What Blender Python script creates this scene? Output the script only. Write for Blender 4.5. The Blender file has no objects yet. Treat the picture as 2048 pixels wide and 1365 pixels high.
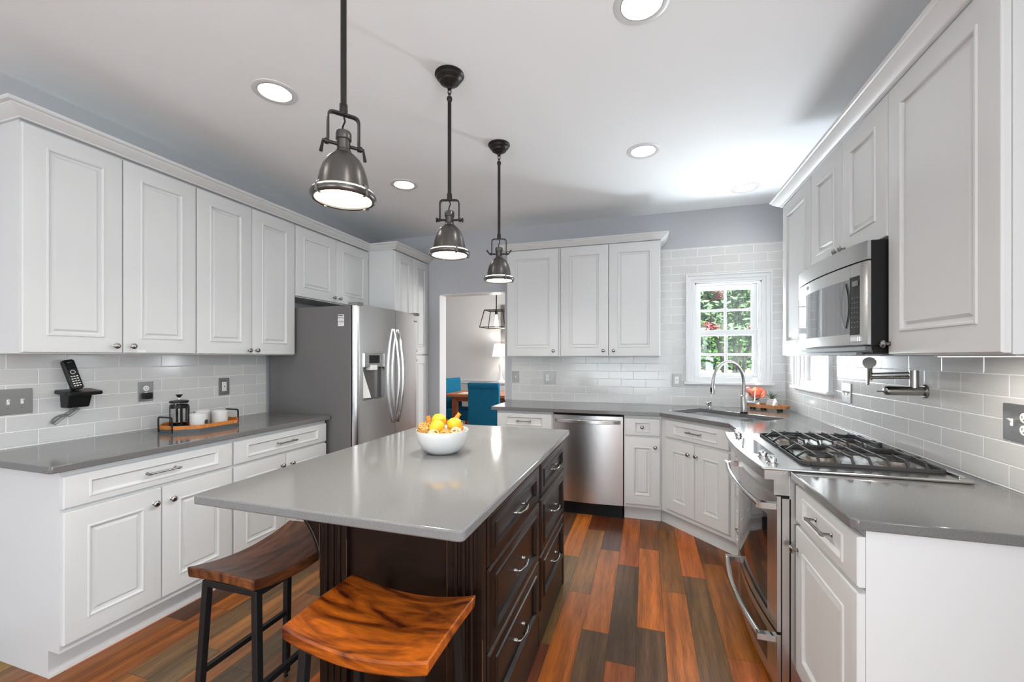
import bpy, bmesh, math, random
from mathutils import Vector, Matrix
PI = math.pi
rnd = random.Random(7)
SC = bpy.context.scene
COL = SC.collection

# ------------------------------------------------------------------ camera, world, light, exposure
TH = 0.3064
cam_d = bpy.data.cameras.new('camera'); cam = bpy.data.objects.new('camera', cam_d); COL.objects.link(cam)
cam.location = (0, 0, 1.358); cam.rotation_euler = (PI/2, 0, TH)
cam_d.sensor_width = 36.0; cam_d.lens = 842.79*36/2048
cam_d.shift_y = (715.37-682.5)/2048
cam_d.clip_start = 0.02; cam_d.clip_end = 200
SC.camera = cam
SC.view_settings.view_transform = 'Standard'; SC.view_settings.look = 'None'
SC.view_settings.gamma = 1.0; SC.view_settings.use_curve_mapping = False
SC.view_settings.exposure = 0.50
world = bpy.data.worlds.new('world'); SC.world = world; world.use_nodes = True
wn = world.node_tree; wbg = wn.nodes['Background']
sky = wn.nodes.new('ShaderNodeTexSky'); sky.sky_type = 'HOSEK_WILKIE'
sky.sun_direction = Vector((0.35, -0.55, 0.75)).normalized(); sky.turbidity = 4.0; sky.ground_albedo = 0.4
wn.links.new(sky.outputs[0], wbg.inputs[0]); wbg.inputs[1].default_value = 2.4

def area(name, loc, rot, sx, sy, power, color=(1, 1, 1), shape='RECTANGLE', spread=PI):
    d = bpy.data.lights.new(name, 'AREA'); d.shape = shape; d.size = sx; d.size_y = sy
    d.energy = power; d.color = color; d.spread = spread
    o = bpy.data.objects.new(name, d); COL.objects.link(o); o.location = loc; o.rotation_euler = rot
    return o
sun_d = bpy.data.lights.new('sun', 'SUN'); sun_d.energy = 7.0; sun_d.angle = 0.02; sun_d.color = (1, .96, .9)
sun_o = bpy.data.objects.new('sun', sun_d); COL.objects.link(sun_o)
sun_o.rotation_euler = Vector((-0.35, 0.55, -0.75)).to_track_quat('-Z', 'Y').to_euler()
# fills added at unseen openings, uplights added for the ceiling, daylight at kitchen windows
P_REAR, P_UPLIGHT, P_SIDE, P_WEST, P_DIN, P_KIT, P_WINUP, P_PEND, P_DOWN, P_UC = 104, 50, 62, 15, 66, 7, 66, 5.0, 2.5, 1.1
P_DOWNW = 1.4
DAY = (.85, .935, 1.0)
area('rear_fill', (-0.95, -6.75, 1.3), (-PI/2, 0, PI), 3.2, 2.2, P_REAR, DAY)  # added fill at an unseen opening behind the camera
area('rear_uplight', (-0.95, -6.8, .55), (-PI/2-.80, 0, PI), 3.2, .9, P_UPLIGHT, DAY)  # added lamp tilted up behind the camera to brighten the ceiling
area('side_fill', (1.33, -.9, 1.5), (0, PI/2, 0), 1.4, 2.2, P_SIDE, DAY)  # added lamp out of view, placed to light the left cabinet doors
area('west_fill', (-3.10, -2.4, 1.5), (0, -PI/2, 0), 1.4, 2.4, P_WEST, DAY)  # added lamp out of view, lights the right cabinet run
area('dining_fill', (.46, 6.1, 1.5), (0, PI/2, 0), 1.4, 1.5, P_DIN, (1, 1, 1))  # added unseen lamp, lights the doorway jamb and dining room
area('daylight_back_window', (0.71, 4.46, 1.58), (-PI/2, 0, 0), .5, .85, P_KIT, DAY)
area('daylight_corner_window', (1.40, 3.61, 1.58), (0, PI/2, 0), .85, .5, P_KIT*.22, DAY)
area('uplight_back_window', (0.71, 4.50, 1.25), (-PI/2-.50, 0, 0), .5, .5, P_WINUP, DAY)  # extra lamp added outside the back window, tilted up for the ceiling
area('uplight_corner_window', (1.44, 3.61, 1.25), (0, PI/2+.60, 0), .5, .5, P_WINUP*.08, DAY)  # weaker added uplight at the corner window, also for the ceiling

# ------------------------------------------------------------------ helpers
def lin(v):
    v /= 255.0
    return v/12.92 if v <= .04045 else ((v+.055)/1.055)**2.4
def rgb(r, g, b): return (lin(r), lin(g), lin(b), 1)

MATS = {}
def mat(name, col, rough=.5, metal=0, coat=0, spec=.5, emit=None, estr=0, trans=0, ior=1.45, grain=None, bump=None, aniso=0):
    """grain=(scale xyz, lo, hi) multiplies the colour; bump=(scale xyz, strength)"""
    m = bpy.data.materials.new(name); m.use_nodes = True
    nt = m.node_tree; b = nt.nodes['Principled BSDF']
    b.inputs['Base Color'].default_value = col
    b.inputs['Roughness'].default_value = rough; b.inputs['Metallic'].default_value = metal
    b.inputs['Coat Weight'].default_value = coat; b.inputs['Coat Roughness'].default_value = .08
    b.inputs['Specular IOR Level'].default_value = spec; b.inputs['IOR'].default_value = ior
    b.inputs['Transmission Weight'].default_value = trans
    if aniso: b.inputs['Anisotropic'].default_value = aniso
    if emit: b.inputs['Emission Color'].default_value = emit; b.inputs['Emission Strength'].default_value = estr
    if grain or bump:
        tc = nt.nodes.new('ShaderNodeTexCoord')
    if grain:
        mp = nt.nodes.new('ShaderNodeMapping'); mp.inputs['Scale'].default_value = grain[0]
        n = nt.nodes.new('ShaderNodeTexNoise'); n.inputs['Scale'].default_value = 1; n.inputs['Detail'].default_value = 4
        rmp = nt.nodes.new('ShaderNodeMapRange'); rmp.inputs['From Min'].default_value = .3; rmp.inputs['From Max'].default_value = .7
        rmp.inputs['To Min'].default_value = grain[1]; rmp.inputs['To Max'].default_value = grain[2]
        mx = nt.nodes.new('ShaderNodeVectorMath'); mx.operation = 'SCALE'; mx.inputs[0].default_value = col[:3]
        nt.links.new(tc.outputs['Object'], mp.inputs[0]); nt.links.new(mp.outputs[0], n.inputs['Vector'])
        nt.links.new(n.outputs[0], rmp.inputs['Value']); nt.links.new(rmp.outputs[0], mx.inputs['Scale'])
        nt.links.new(mx.outputs[0], b.inputs['Base Color'])
    if bump:
        mp = nt.nodes.new('ShaderNodeMapping'); mp.inputs['Scale'].default_value = bump[0]
        n = nt.nodes.new('ShaderNodeTexNoise'); n.inputs['Scale'].default_value = 1; n.inputs['Detail'].default_value = 3
        bp = nt.nodes.new('ShaderNodeBump'); bp.inputs['Strength'].default_value = bump[1]; bp.inputs['Distance'].default_value = .002
        nt.links.new(tc.outputs['Object'], mp.inputs[0]); nt.links.new(mp.outputs[0], n.inputs['Vector'])
        nt.links.new(n.outputs[0], bp.inputs['Height']); nt.links.new(bp.outputs[0], b.inputs['Normal'])
    MATS[name] = m
    return m

class MB:
    def __init__(s): s.v = []; s.f = []; s.mi = []
    def add(s, vs, fs, mi=0):
        o = len(s.v); s.v += [tuple(p) for p in vs]; s.f += [tuple(o+i for i in f) for f in fs]; s.mi += [mi]*len(fs); return s
    def box(s, x0, y0, z0, x1, y1, z1, mi=0):
        x0, x1 = min(x0, x1), max(x0, x1); y0, y1 = min(y0, y1), max(y0, y1); z0, z1 = min(z0, z1), max(z0, z1)
        return s.add([(x0,y0,z0),(x1,y0,z0),(x1,y1,z0),(x0,y1,z0),(x0,y0,z1),(x1,y0,z1),(x1,y1,z1),(x0,y1,z1)],
              [(0,3,2,1),(4,5,6,7),(0,1,5,4),(1,2,6,5),(2,3,7,6),(3,0,4,7)], mi)
    def hexa(s, b4, t4, mi=0):
        return s.add(list(b4)+list(t4), [(0,3,2,1),(4,5,6,7),(0,1,5,4),(1,2,6,5),(2,3,7,6),(3,0,4,7)], mi)
    def prism(s, poly, z0, z1, mi=0, ax='z'):
        """poly: ccw list of 2D points; ax z: (x,y)->xy, ax y: (x,z), ax x: (y,z)"""
        n = len(poly)
        def P(p, t): return (p[0], p[1], t) if ax == 'z' else ((p[0], t, p[1]) if ax == 'y' else (t, p[0], p[1]))
        vs = [P(p, z0) for p in poly]+[P(p, z1) for p in poly]
        fl = (ax == 'y')
        fs = [tuple(range(n))[::-1], tuple(range(n, 2*n))]+[(i, (i+1) % n, n+(i+1) % n, n+i) for i in range(n)]
        if fl: fs = [f[::-1] for f in fs]
        return s.add(vs, fs, mi)
    def ring(s, loops, mi=0, closed=True, cap0=True, cap1=True):
        n = len(loops[0]); vs = [p for l in loops for p in l]; fs = []
        for k in range(len(loops)-1):
            for i in range(n if closed else n-1):
                j = (i+1) % n
                fs.append((k*n+i, k*n+j, (k+1)*n+j, (k+1)*n+i))
        if cap0: fs.append(tuple(range(n))[::-1])
        if cap1: fs.append(tuple((len(loops)-1)*n+i for i in range(n)))
        return s.add(vs, fs, mi)
    def lathe(s, prof, c=(0,0,0), n=24, axis=(0,0,1), mi=0, cap0=True, cap1=True):
        """prof: list of (r, h) along axis"""
        a = Vector(axis).normalized(); q = Vector((0,0,1)).rotation_difference(a); c = Vector(c); loops = []
        for r, h in prof:
            loops.append([c+q@Vector((max(r,1e-5)*math.cos(2*PI*i/n), max(r,1e-5)*math.sin(2*PI*i/n), h)) for i in range(n)])
        return s.ring(loops, mi, True, cap0, cap1)
    def cyl(s, p0, p1, r0, r1=None, n=14, mi=0):
        p0, p1 = Vector(p0), Vector(p1); d = p1-p0
        return s.lathe([(r0, 0), (r0 if r1 is None else r1, d.length)], p0, n, d, mi)
    def tube(s, pts, r, n=8, mi=0, closed=False, flat=None, up=None):
        """flat=(w,h): rectangular section instead of round"""
        pts = [Vector(p) for p in pts]; N = len(pts); loops = []; prev = None
        for i, p in enumerate(pts):
            if closed: t = pts[(i+1) % N]-pts[i-1]
            else: t = pts[min(i+1, N-1)]-pts[max(i-1, 0)]
            t.normalize()
            if prev is None:
                a = Vector(up) if up else (Vector((0,0,1)) if abs(t.z) < .9 else Vector((1,0,0)))
                u = (a-t*a.dot(t)).normalized()
            else:
                u = (prev-t*prev.dot(t)).normalized()
            prev = u; w = t.cross(u)
            if flat:
                hw, hh = flat[0]/2, flat[1]/2
                loops.append([p+w*a_*hw+u*b_*hh for a_, b_ in ((-1,-1),(1,-1),(1,1),(-1,1))])
            else:
                rr = r[i] if isinstance(r, (list, tuple)) else r
                loops.append([p+(w*math.cos(2*PI*k/n)+u*math.sin(2*PI*k/n))*rr for k in range(n)])
        if closed: loops.append(loops[0]); return s.ring(loops, mi, True, False, False)
        return s.ring(loops, mi)
    def sphere(s, c, r, n=16, m=10, mi=0, sc=(1,1,1)):
        loops = []
        for j in range(m+1):
            a = PI*j/m
            loops.append([(c[0]+sc[0]*max(1e-4, r*math.sin(a))*math.cos(2*PI*i/n), c[1]+sc[1]*max(1e-4, r*math.sin(a))*math.sin(2*PI*i/n), c[2]-sc[2]*r*math.cos(a)) for i in range(n)])
        return s.ring(loops, mi)
    def panel(s, x0, z0, x1, z1, rings, t=.02, mi=0):
        """raised panel slab facing -y. rings: (inset x, inset z, height towards the viewer)"""
        loops = []
        for ix, iz, h in [(0, 0, -t)]+list(rings):
            loops.append([(x0+ix, -h, z0+iz), (x1-ix, -h, z0+iz), (x1-ix, -h, z1-iz), (x0+ix, -h, z1-iz)])
        return s.ring(loops, mi)
    def xf(s, M):
        M = M if isinstance(M, Matrix) else Matrix(M); s.v = [tuple(M @ Vector(p)) for p in s.v]; return s
    def build(s, name, m, parent=None, smooth=None, bevel=0, seg=2, loc=None, rot=None):
        me = bpy.data.meshes.new(name); me.from_pydata(s.v, [], s.f)
        if name != 'floor':
            bm = bmesh.new(); bm.from_mesh(me); bmesh.ops.recalc_face_normals(bm, faces=bm.faces[:]); bm.to_mesh(me); bm.free()
        for x in (m if isinstance(m, (list, tuple)) else [m]): me.materials.append(x)
        if len(me.polygons) == len(s.mi) and any(s.mi): me.polygons.foreach_set('material_index', s.mi)
        if smooth is not None:
            me.polygons.foreach_set('use_smooth', [True]*len(me.polygons)); me.set_sharp_from_angle(angle=math.radians(smooth))
        me.update()
        o = bpy.data.objects.new(name, me); COL.objects.link(o)
        if parent: o.parent = parent
        if loc: o.location = loc
        if rot: o.rotation_euler = rot
        if bevel:
            b = o.modifiers.new('bevel', 'BEVEL'); b.width = bevel; b.segments = seg; b.limit_method = 'ANGLE'; b.angle_limit = math.radians(40)
            b.harden_normals = False
        return o

def tag(o, label=None, cat=None, group=None, kind=None):
    if label: o['label'] = label
    if cat: o['category'] = cat
    if group: o['group'] = group
    if kind: o['kind'] = kind
    return o
def thing(name, label, cat, loc=(0,0,0), rz=0, group=None):
    o = bpy.data.objects.new(name, None); COL.objects.link(o); o.location = loc; o.rotation_euler = (0, 0, rz)
    o.empty_display_size = .05
    return tag(o, label, cat, group)
def dup(root, loc=None, rz=None, label=None):
    def cp(o, par):
        c = o.copy(); COL.objects.link(c); c.parent = par
        for k in list(o.children): cp(k, c)
        return c
    r = cp(root, None)
    if loc is not None: r.location = loc
    if rz is not None: r.rotation_euler = (0, 0, rz)
    if label: r['label'] = label
    return r
def struct(mb, name, m, **k):
    o = mb.build(name, m, **k); o['kind'] = 'structure'; return o
def fillet(pts, r, n=5):
    pts = [Vector(p) for p in pts]; out = [pts[0]]
    for i in range(1, len(pts)-1):
        a, b, c = pts[i-1], pts[i], pts[i+1]
        d0 = (a-b); d1 = (c-b); rr = min(r, d0.length*.49, d1.length*.49)
        p0 = b+d0.normalized()*rr; p1 = b+d1.normalized()*rr
        for k in range(n+1):
            t = k/n; out.append((1-t)**2*p0+2*t*(1-t)*b+t*t*p1)
    out.append(pts[-1]); return out
def rrect(x0, y0, x1, y1, r, n=5):
    out = []
    for cx, cy, a in ((x1-r, y0+r, -PI/2), (x1-r, y1-r, 0), (x0+r, y1-r, PI/2), (x0+r, y0+r, PI)):
        for k in range(n+1):
            t = a+PI/2*k/n; out.append((cx+r*math.cos(t), cy+r*math.sin(t)))
    return out

# ------------------------------------------------------------------ materials
M_white = mat('cabinet_white_paint', (.665, .667, .66, 1), .38, spec=.4)
M_trimw = mat('trim_white_paint', (.70, .70, .70, 1), .35)
M_ceil = mat('ceiling_paint', (.925, .945, .955, 1), .9, spec=.1)
M_wall = mat('grey_wall_paint', (.49, .495, .515, 1), .8, spec=.2)
M_wall2 = mat('pale_wall_paint', (.62, .62, .62, 1), .85, spec=.2)
def quartz(name, col):
    m = mat(name, col, .10, coat=.0, spec=.5, grain=((420, 420, 420), .82, 1.18))
    return m
M_qd = quartz('grey_quartz', (.158, .154, .150, 1))
M_qd_lit = quartz('grey_quartz_lit', (.195, .192, .188, 1))  # same quartz as the perimeter, pendant light on the island put into its colour
M_steel = mat('brushed_stainless', (.60, .595, .585, 1), .27, 1, bump=((3, 3, 500), .05))
M_steelh = mat('brushed_stainless_sideways', (.62, .615, .60, 1), .25, 1, bump=((300, 300, 3), .05))
M_polish = mat('polished_steel', (.66, .65, .63, 1), .12, 1)
M_nickel = mat('brushed_nickel', (.36, .345, .325, 1), .27, 1)
M_pewter = mat('dark_pewter', (.30, .28, .26, 1), .32, 1)
M_fridge = mat('dark_grey_enamel', (.14, .134, .13, 1), .42, bump=((220, 220, 220), .08))
M_black = mat('black_plastic', (.008, .008, .008, 1), .35, spec=.3)
M_blackm = mat('black_coated_metal', (.012, .0115, .0115, 1), .42, spec=.3)
M_iron = mat('cast_iron', (.03, .029, .028, 1), .55)
M_bglass = mat('black_glass', (.012, .012, .013, 1), .05, spec=.6)
M_dark = mat('recess_black', (.006, .006, .006, 1), .8)
M_gasket = mat('grey_plastic', (.20, .20, .20, 1), .5)
M_whitep = mat('white_plastic', (.82, .82, .80, 1), .35)
M_ceram = mat('white_ceramic', (.60, .595, .58, 1), .22)
M_glass = mat('clear_glass', (1, 1, 1, 1), .0, trans=1.0, ior=1.45)
M_bronze = mat('oiled_bronze', (.030, .027, .025, 1), .36, .6)
M_gun = mat('gunmetal_shade', (.12, .112, .105, 1), .30, .85)
M_espresso = mat('espresso_wood', (.011, .0054, .0036, 1), .30, spec=.36, grain=((6, 6, 30), .75, 1.25))
M_rub = mat('rubbed_edge_wood', (.12, .05, .02, 1), .4)
M_oak = mat('honey_wood', rgb(196, 118, 48), .4, grain=((60, 12, 60), .75, 1.15))
M_slate = mat('slate_paint', (.075, .08, .085, 1), .5)
M_lens = mat('lit_diffuser', (1, 1, 1, 1), .5, emit=(1, .93, .78, 1), estr=4.0)
M_lamp = mat('lit_lamp', (1, 1, 1, 1), .5, emit=(1, .96, .90, 1), estr=2.4)
M_teal = mat('teal_upholstery', rgb(28, 108, 142), .9, spec=.2, grain=((260, 260, 260), .6, 1.3))
M_lemon = mat('lemon_skin', rgb(232, 176, 34), .45, bump=((180, 180, 180), .25))
M_ratt = mat('rattan_strands', rgb(206, 156, 72), .7)
M_ratt2 = mat('pale_rattan_strands', rgb(222, 200, 160), .7)
M_paper = mat('white_paper', (.80, .80, .78, 1), .8)
M_ink = mat('grey_print', (.10, .10, .10, 1), .8)

def tile_material(name, axis, phase):
    m = bpy.data.materials.new(name); m.use_nodes = True; nt = m.node_tree; N = nt.nodes; L = nt.links
    b = N['Principled BSDF']
    tc = N.new('ShaderNodeTexCoord'); sp = N.new('ShaderNodeSeparateXYZ'); L.new(tc.outputs['Object'], sp.inputs[0])
    ad = N.new('ShaderNodeMath'); ad.operation = 'ADD'; ad.inputs[1].default_value = -phase+.1143+50*.2286
    L.new(sp.outputs[axis], ad.inputs[0])
    az = N.new('ShaderNodeMath'); az.operation = 'ADD'; az.inputs[1].default_value = -.919
    L.new(sp.outputs[2], az.inputs[0])
    cb = N.new('ShaderNodeCombineXYZ'); L.new(ad.outputs[0], cb.inputs[0]); L.new(az.outputs[0], cb.inputs[1])
    br = N.new('ShaderNodeTexBrick'); br.offset = .5; br.offset_frequency = 2; br.squash = 1
    br.inputs['Scale'].default_value = 1; br.inputs['Brick Width'].default_value = .2286; br.inputs['Row Height'].default_value = .0762
    br.inputs['Mortar Size'].default_value = .0019; br.inputs['Mortar Smooth'].default_value = .15; br.inputs['Bias'].default_value = 0
    br.inputs['Color1'].default_value = (.60, .595, .58, 1); br.inputs['Color2'].default_value = (.64, .63, .615, 1)
    br.inputs['Mortar'].default_value = (.86, .85, .83, 1)
    L.new(cb.outputs[0], br.inputs['Vector'])
    # faint drawn lines inside the glass
    mp = N.new('ShaderNodeMapping'); mp.inputs['Scale'].default_value = (9, 420, 1); L.new(cb.outputs[0], mp.inputs[0])
    no = N.new('ShaderNodeTexNoise'); no.inputs['Scale'].default_value = 1; no.inputs['Detail'].default_value = 2; L.new(mp.outputs[0], no.inputs['Vector'])
    mr = N.new('ShaderNodeMapRange'); mr.inputs['From Min'].default_value = .3; mr.inputs['From Max'].default_value = .7
    mr.inputs['To Min'].default_value = .96; mr.inputs['To Max'].default_value = 1.03; L.new(no.outputs[0], mr.inputs['Value'])
    mx = N.new('ShaderNodeVectorMath'); mx.operation = 'SCALE'; L.new(br.outputs['Color'], mx.inputs[0]); L.new(mr.outputs[0], mx.inputs['Scale'])
    L.new(mx.outputs[0], b.inputs['Base Color'])
    rr = N.new('ShaderNodeMapRange'); rr.inputs['To Min'].default_value = .13; rr.inputs['To Max'].default_value = .6
    L.new(br.outputs['Fac'], rr.inputs['Value']); L.new(rr.outputs[0], b.inputs['Roughness'])
    br2 = N.new('ShaderNodeTexBrick'); br2.offset = .5; br2.offset_frequency = 2
    for k in ('Scale', 'Brick Width', 'Row Height'): br2.inputs[k].default_value = br.inputs[k].default_value
    br2.inputs['Mortar Size'].default_value = .004; br2.inputs['Mortar Smooth'].default_value = 1
    L.new(cb.outputs[0], br2.inputs['Vector'])
    inv = N.new('ShaderNodeMath'); inv.operation = 'SUBTRACT'; inv.inputs[0].default_value = 1; L.new(br2.outputs['Fac'], inv.inputs[1])
    n2 = N.new('ShaderNodeTexNoise'); n2.inputs['Scale'].default_value = 14; n2.inputs['Detail'].default_value = 1; L.new(cb.outputs[0], n2.inputs['Vector'])
    sm = N.new('ShaderNodeMath'); sm.operation = 'MULTIPLY_ADD'; sm.inputs[1].default_value = .25; L.new(n2.outputs[0], sm.inputs[0]); L.new(inv.outputs[0], sm.inputs[2])
    bu = N.new('ShaderNodeBump'); bu.inputs['Strength'].default_value = .5; bu.inputs['Distance'].default_value = .0016
    L.new(sm.outputs[0], bu.inputs['Height']); L.new(bu.outputs[0], b.inputs['Normal'])
    b.inputs['Specular IOR Level'].default_value = .42
    return m

def floor_material():
    m = bpy.data.materials.new('hardwood_planks'); m.use_nodes = True; nt = m.node_tree; N = nt.nodes; L = nt.links
    b = N['Principled BSDF']
    at = N.new('ShaderNodeAttribute'); at.attribute_name = 'plank'
    a2 = N.new('ShaderNodeAttribute'); a2.attribute_name = 'shift'
    tc = N.new('ShaderNodeTexCoord'); va = N.new('ShaderNodeVectorMath'); va.operation = 'ADD'
    L.new(tc.outputs['Object'], va.inputs[0]); L.new(a2.outputs['Vector'], va.inputs[1])
    def noise(scale, det, lo, hi, fmin=.3, fmax=.7):
        mp = N.new('ShaderNodeMapping'); mp.inputs['Scale'].default_value = scale; L.new(va.outputs[0], mp.inputs[0])
        no = N.new('ShaderNodeTexNoise'); no.inputs['Scale'].default_value = 1; no.inputs['Detail'].default_value = det; L.new(mp.outputs[0], no.inputs['Vector'])
        mr = N.new('ShaderNodeMapRange'); mr.inputs['From Min'].default_value = fmin; mr.inputs['From Max'].default_value = fmax
        mr.inputs['To Min'].default_value = lo; mr.inputs['To Max'].default_value = hi; L.new(no.outputs[0], mr.inputs['Value']); return mr.outputs[0], no.outputs[0]
    g1, _ = noise((26, 1.6, 1), 4, .52, 1.36)
    g2, h2 = noise((220, 9, 1), 2, .72, 1.22)
    ml = N.new('ShaderNodeMath'); ml.operation = 'MULTIPLY'; L.new(g1, ml.inputs[0]); L.new(g2, ml.inputs[1])
    sc = N.new('ShaderNodeVectorMath'); sc.operation = 'SCALE'; L.new(at.outputs['Color'], sc.inputs[0]); L.new(ml.outputs[0], sc.inputs['Scale'])
    L.new(sc.outputs[0], b.inputs['Base Color'])
    _, h3 = noise((9, 5, 1), 3, 0, 1)
    ad = N.new('ShaderNodeMath'); ad.operation = 'MULTIPLY_ADD'; ad.inputs[1].default_value = .25; L.new(h2, ad.inputs[0]); L.new(h3, ad.inputs[2])
    bu = N.new('ShaderNodeBump'); bu.inputs['Strength'].default_value = .22; bu.inputs['Distance'].default_value = .004
    L.new(ad.outputs[0], bu.inputs['Height']); L.new(bu.outputs[0], b.inputs['Normal'])
    b.inputs['Roughness'].default_value = .30; b.inputs['Specular IOR Level'].default_value = .45
    return m

def stool_wood(name, dark, light):
    m = bpy.data.materials.new(name); m.use_nodes = True; nt = m.node_tree; N = nt.nodes; L = nt.links
    b = N['Principled BSDF']; tc = N.new('ShaderNodeTexCoord')
    mp = N.new('ShaderNodeMapping'); mp.inputs['Scale'].default_value = (3.2, 12, 12); L.new(tc.outputs['Object'], mp.inputs[0])
    no = N.new('ShaderNodeTexNoise'); no.inputs['Scale'].default_value = 1; no.inputs['Detail'].default_value = 5; no.inputs['Distortion'].default_value = 1.6; L.new(mp.outputs[0], no.inputs['Vector'])
    cr = N.new('ShaderNodeValToRGB'); cr.color_ramp.elements[0].color = dark; cr.color_ramp.elements[1].color = light
    cr.color_ramp.elements[0].position = .36; cr.color_ramp.elements[1].position = .64
    L.new(no.outputs[0], cr.inputs[0])
    wv = N.new('ShaderNodeMapping'); wv.inputs['Scale'].default_value = (14, 160, 160); L.new(tc.outputs['Object'], wv.inputs[0])
    n2 = N.new('ShaderNodeTexNoise'); n2.inputs['Scale'].default_value = 1; n2.inputs['Detail'].default_value = 3; L.new(wv.outputs[0], n2.inputs['Vector'])
    mr = N.new('ShaderNodeMapRange'); mr.inputs['From Min'].default_value = .3; mr.inputs['From Max'].default_value = .7; mr.inputs['To Min'].default_value = .75; mr.inputs['To Max'].default_value = 1.2
    L.new(n2.outputs[0], mr.inputs['Value'])
    sc = N.new('ShaderNodeVectorMath'); sc.operation = 'SCALE'; L.new(cr.outputs[0], sc.inputs[0]); L.new(mr.outputs[0], sc.inputs['Scale'])
    L.new(sc.outputs[0], b.inputs['Base Color']); b.inputs['Roughness'].default_value = .34; b.inputs['Specular IOR Level'].default_value = .4
    return m
M_stool_a = stool_wood('stool_wood_amber', rgb(70, 22, 6), rgb(194, 98, 22))
M_stool_b = stool_wood('stool_wood_brown', rgb(66, 34, 20), rgb(126, 74, 42))
M_floor = floor_material()

# ------------------------------------------------------------------ setting: floor, ceiling, walls
XL, XR, YB, ZC = -2.943, 1.177, 4.24, 2.725
YR = -6.5
PW, PL, PX0 = .1305, .92, -.040
known = {-18: (1.56, None), -17: (1.696, None), -16: (1.23, None), -15: (1.449, None), -14: (1.955, None), -13: (1.39, None),
         -4: (1.95, None), -3: (2.437, None), -2: (2.114, None), -1: (1.925, None), 0: (2.212, None), 1: (2.60, None), 2: (2.815, None), 3: (2.112, None), 4: (2.605, None)}
OR1, OR2, DK1, DK2, MD1, MD2, RD1 = (178, 98, 44), (186, 108, 54), (92, 68, 50), (104, 78, 48), (132, 84, 42), (140, 88, 46), (156, 84, 52)
KC = {  # row -> {index of plank counted from the known joint (0 = beyond it): colour}
 -4: {1: OR2, 0: (104, 80, 50), -1: (98, 52, 34), 2: (96, 50, 30)}, -3: {1: (92, 46, 28), 0: (138, 88, 46), -1: OR1}, -2: {1: (84, 48, 32), 0: (176, 100, 54), -1: DK1},
 -1: {1: (170, 88, 38), 0: (88, 66, 50), -1: RD1}, 0: {1: (120, 72, 34), 0: (184, 102, 48), -1: (90, 68, 52)}, 1: {1: (112, 76, 40), 0: (132, 84, 44), -1: (170, 98, 52)},
 2: {0: (184, 96, 44), -1: (104, 78, 50)}, 3: {1: (98, 58, 28), 0: (146, 86, 38), -1: (160, 90, 58)}, 4: {0: (124, 74, 32), -1: (152, 82, 38)},
 -18: {0: (78, 48, 30), -1: (142, 82, 42)}, -17: {0: (150, 88, 44), -1: (128, 78, 44)}, -16: {0: (98, 76, 54), -1: (140, 88, 52)}, -15: {0: (138, 90, 56), -1: (98, 80, 58)},
 -14: {0: (100, 80, 60), -1: (146, 92, 60)}, -13: {0: (92, 74, 58), -1: (86, 72, 60)}}
PAL = [OR1, OR2, DK1, DK2, MD1, MD2, RD1, (150, 92, 52), (118, 80, 52)]
def build_floor():
    mb = MB(); cols = []; shifts = []
    def add_plank(x0, x1, y0, y1, c):
        g = .0007
        mb.add([(x0+g, y0+g, 0), (x1-g, y0+g, 0), (x1-g, y1-g, 0), (x0+g, y1-g, 0)], [(0, 1, 2, 3)])
        cols.append(c); shifts.append((rnd.uniform(0, 50), rnd.uniform(0, 50), 0))
    for n in range(-24, 11):
        x0, x1 = PX0+PW*n, PX0+PW*(n+1)
        y00 = known[n][0] if n in known else rnd.uniform(0, PL)
        for k in range(-8, 9):
            y0, y1 = y00+PL*k, y00+PL*(k+1)
            y0c, y1c = max(y0, YR-.4), min(y1, 8.0)
            if y1c-y0c < .01: continue
            c = KC.get(n, {}).get(k)
            if c is None: c = rnd.choice(PAL); c = tuple(min(255, int(v*rnd.uniform(.9, 1.08))) for v in c)
            add_plank(x0, x1, y0c, y1c, [lin(c[0])*(.98 if c[0] > 130 else 1.12), lin(c[1])*(.96 if c[0] > 130 else 1.0), lin(c[2])*(.58 if c[0] > 130 else .74)])
    # further boards of the dining room, beyond the kitchen wall
    n0 = len(mb.f)
    mb.box(-5.2, YR-.4, -.06, 1.5, 8.0, -.0012, 1)
    o = mb.build('floor', [M_floor, mat('board_gap', (.05, .025, .012, 1), .7)]); o['kind'] = 'structure'
    me = o.data; a = me.color_attributes.new('plank', 'FLOAT_COLOR', 'CORNER'); s = me.attributes.new('shift', 'FLOAT_VECTOR', 'FACE')
    for p in me.polygons:
        i = p.index; c = cols[i] if i < n0 else (.1, .05, .03)
        for li in p.loop_indices: a.data[li].color = (*c, 1)
        s.data[i].vector = shifts[i] if i < n0 else (0, 0, 0)
build_floor()

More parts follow.
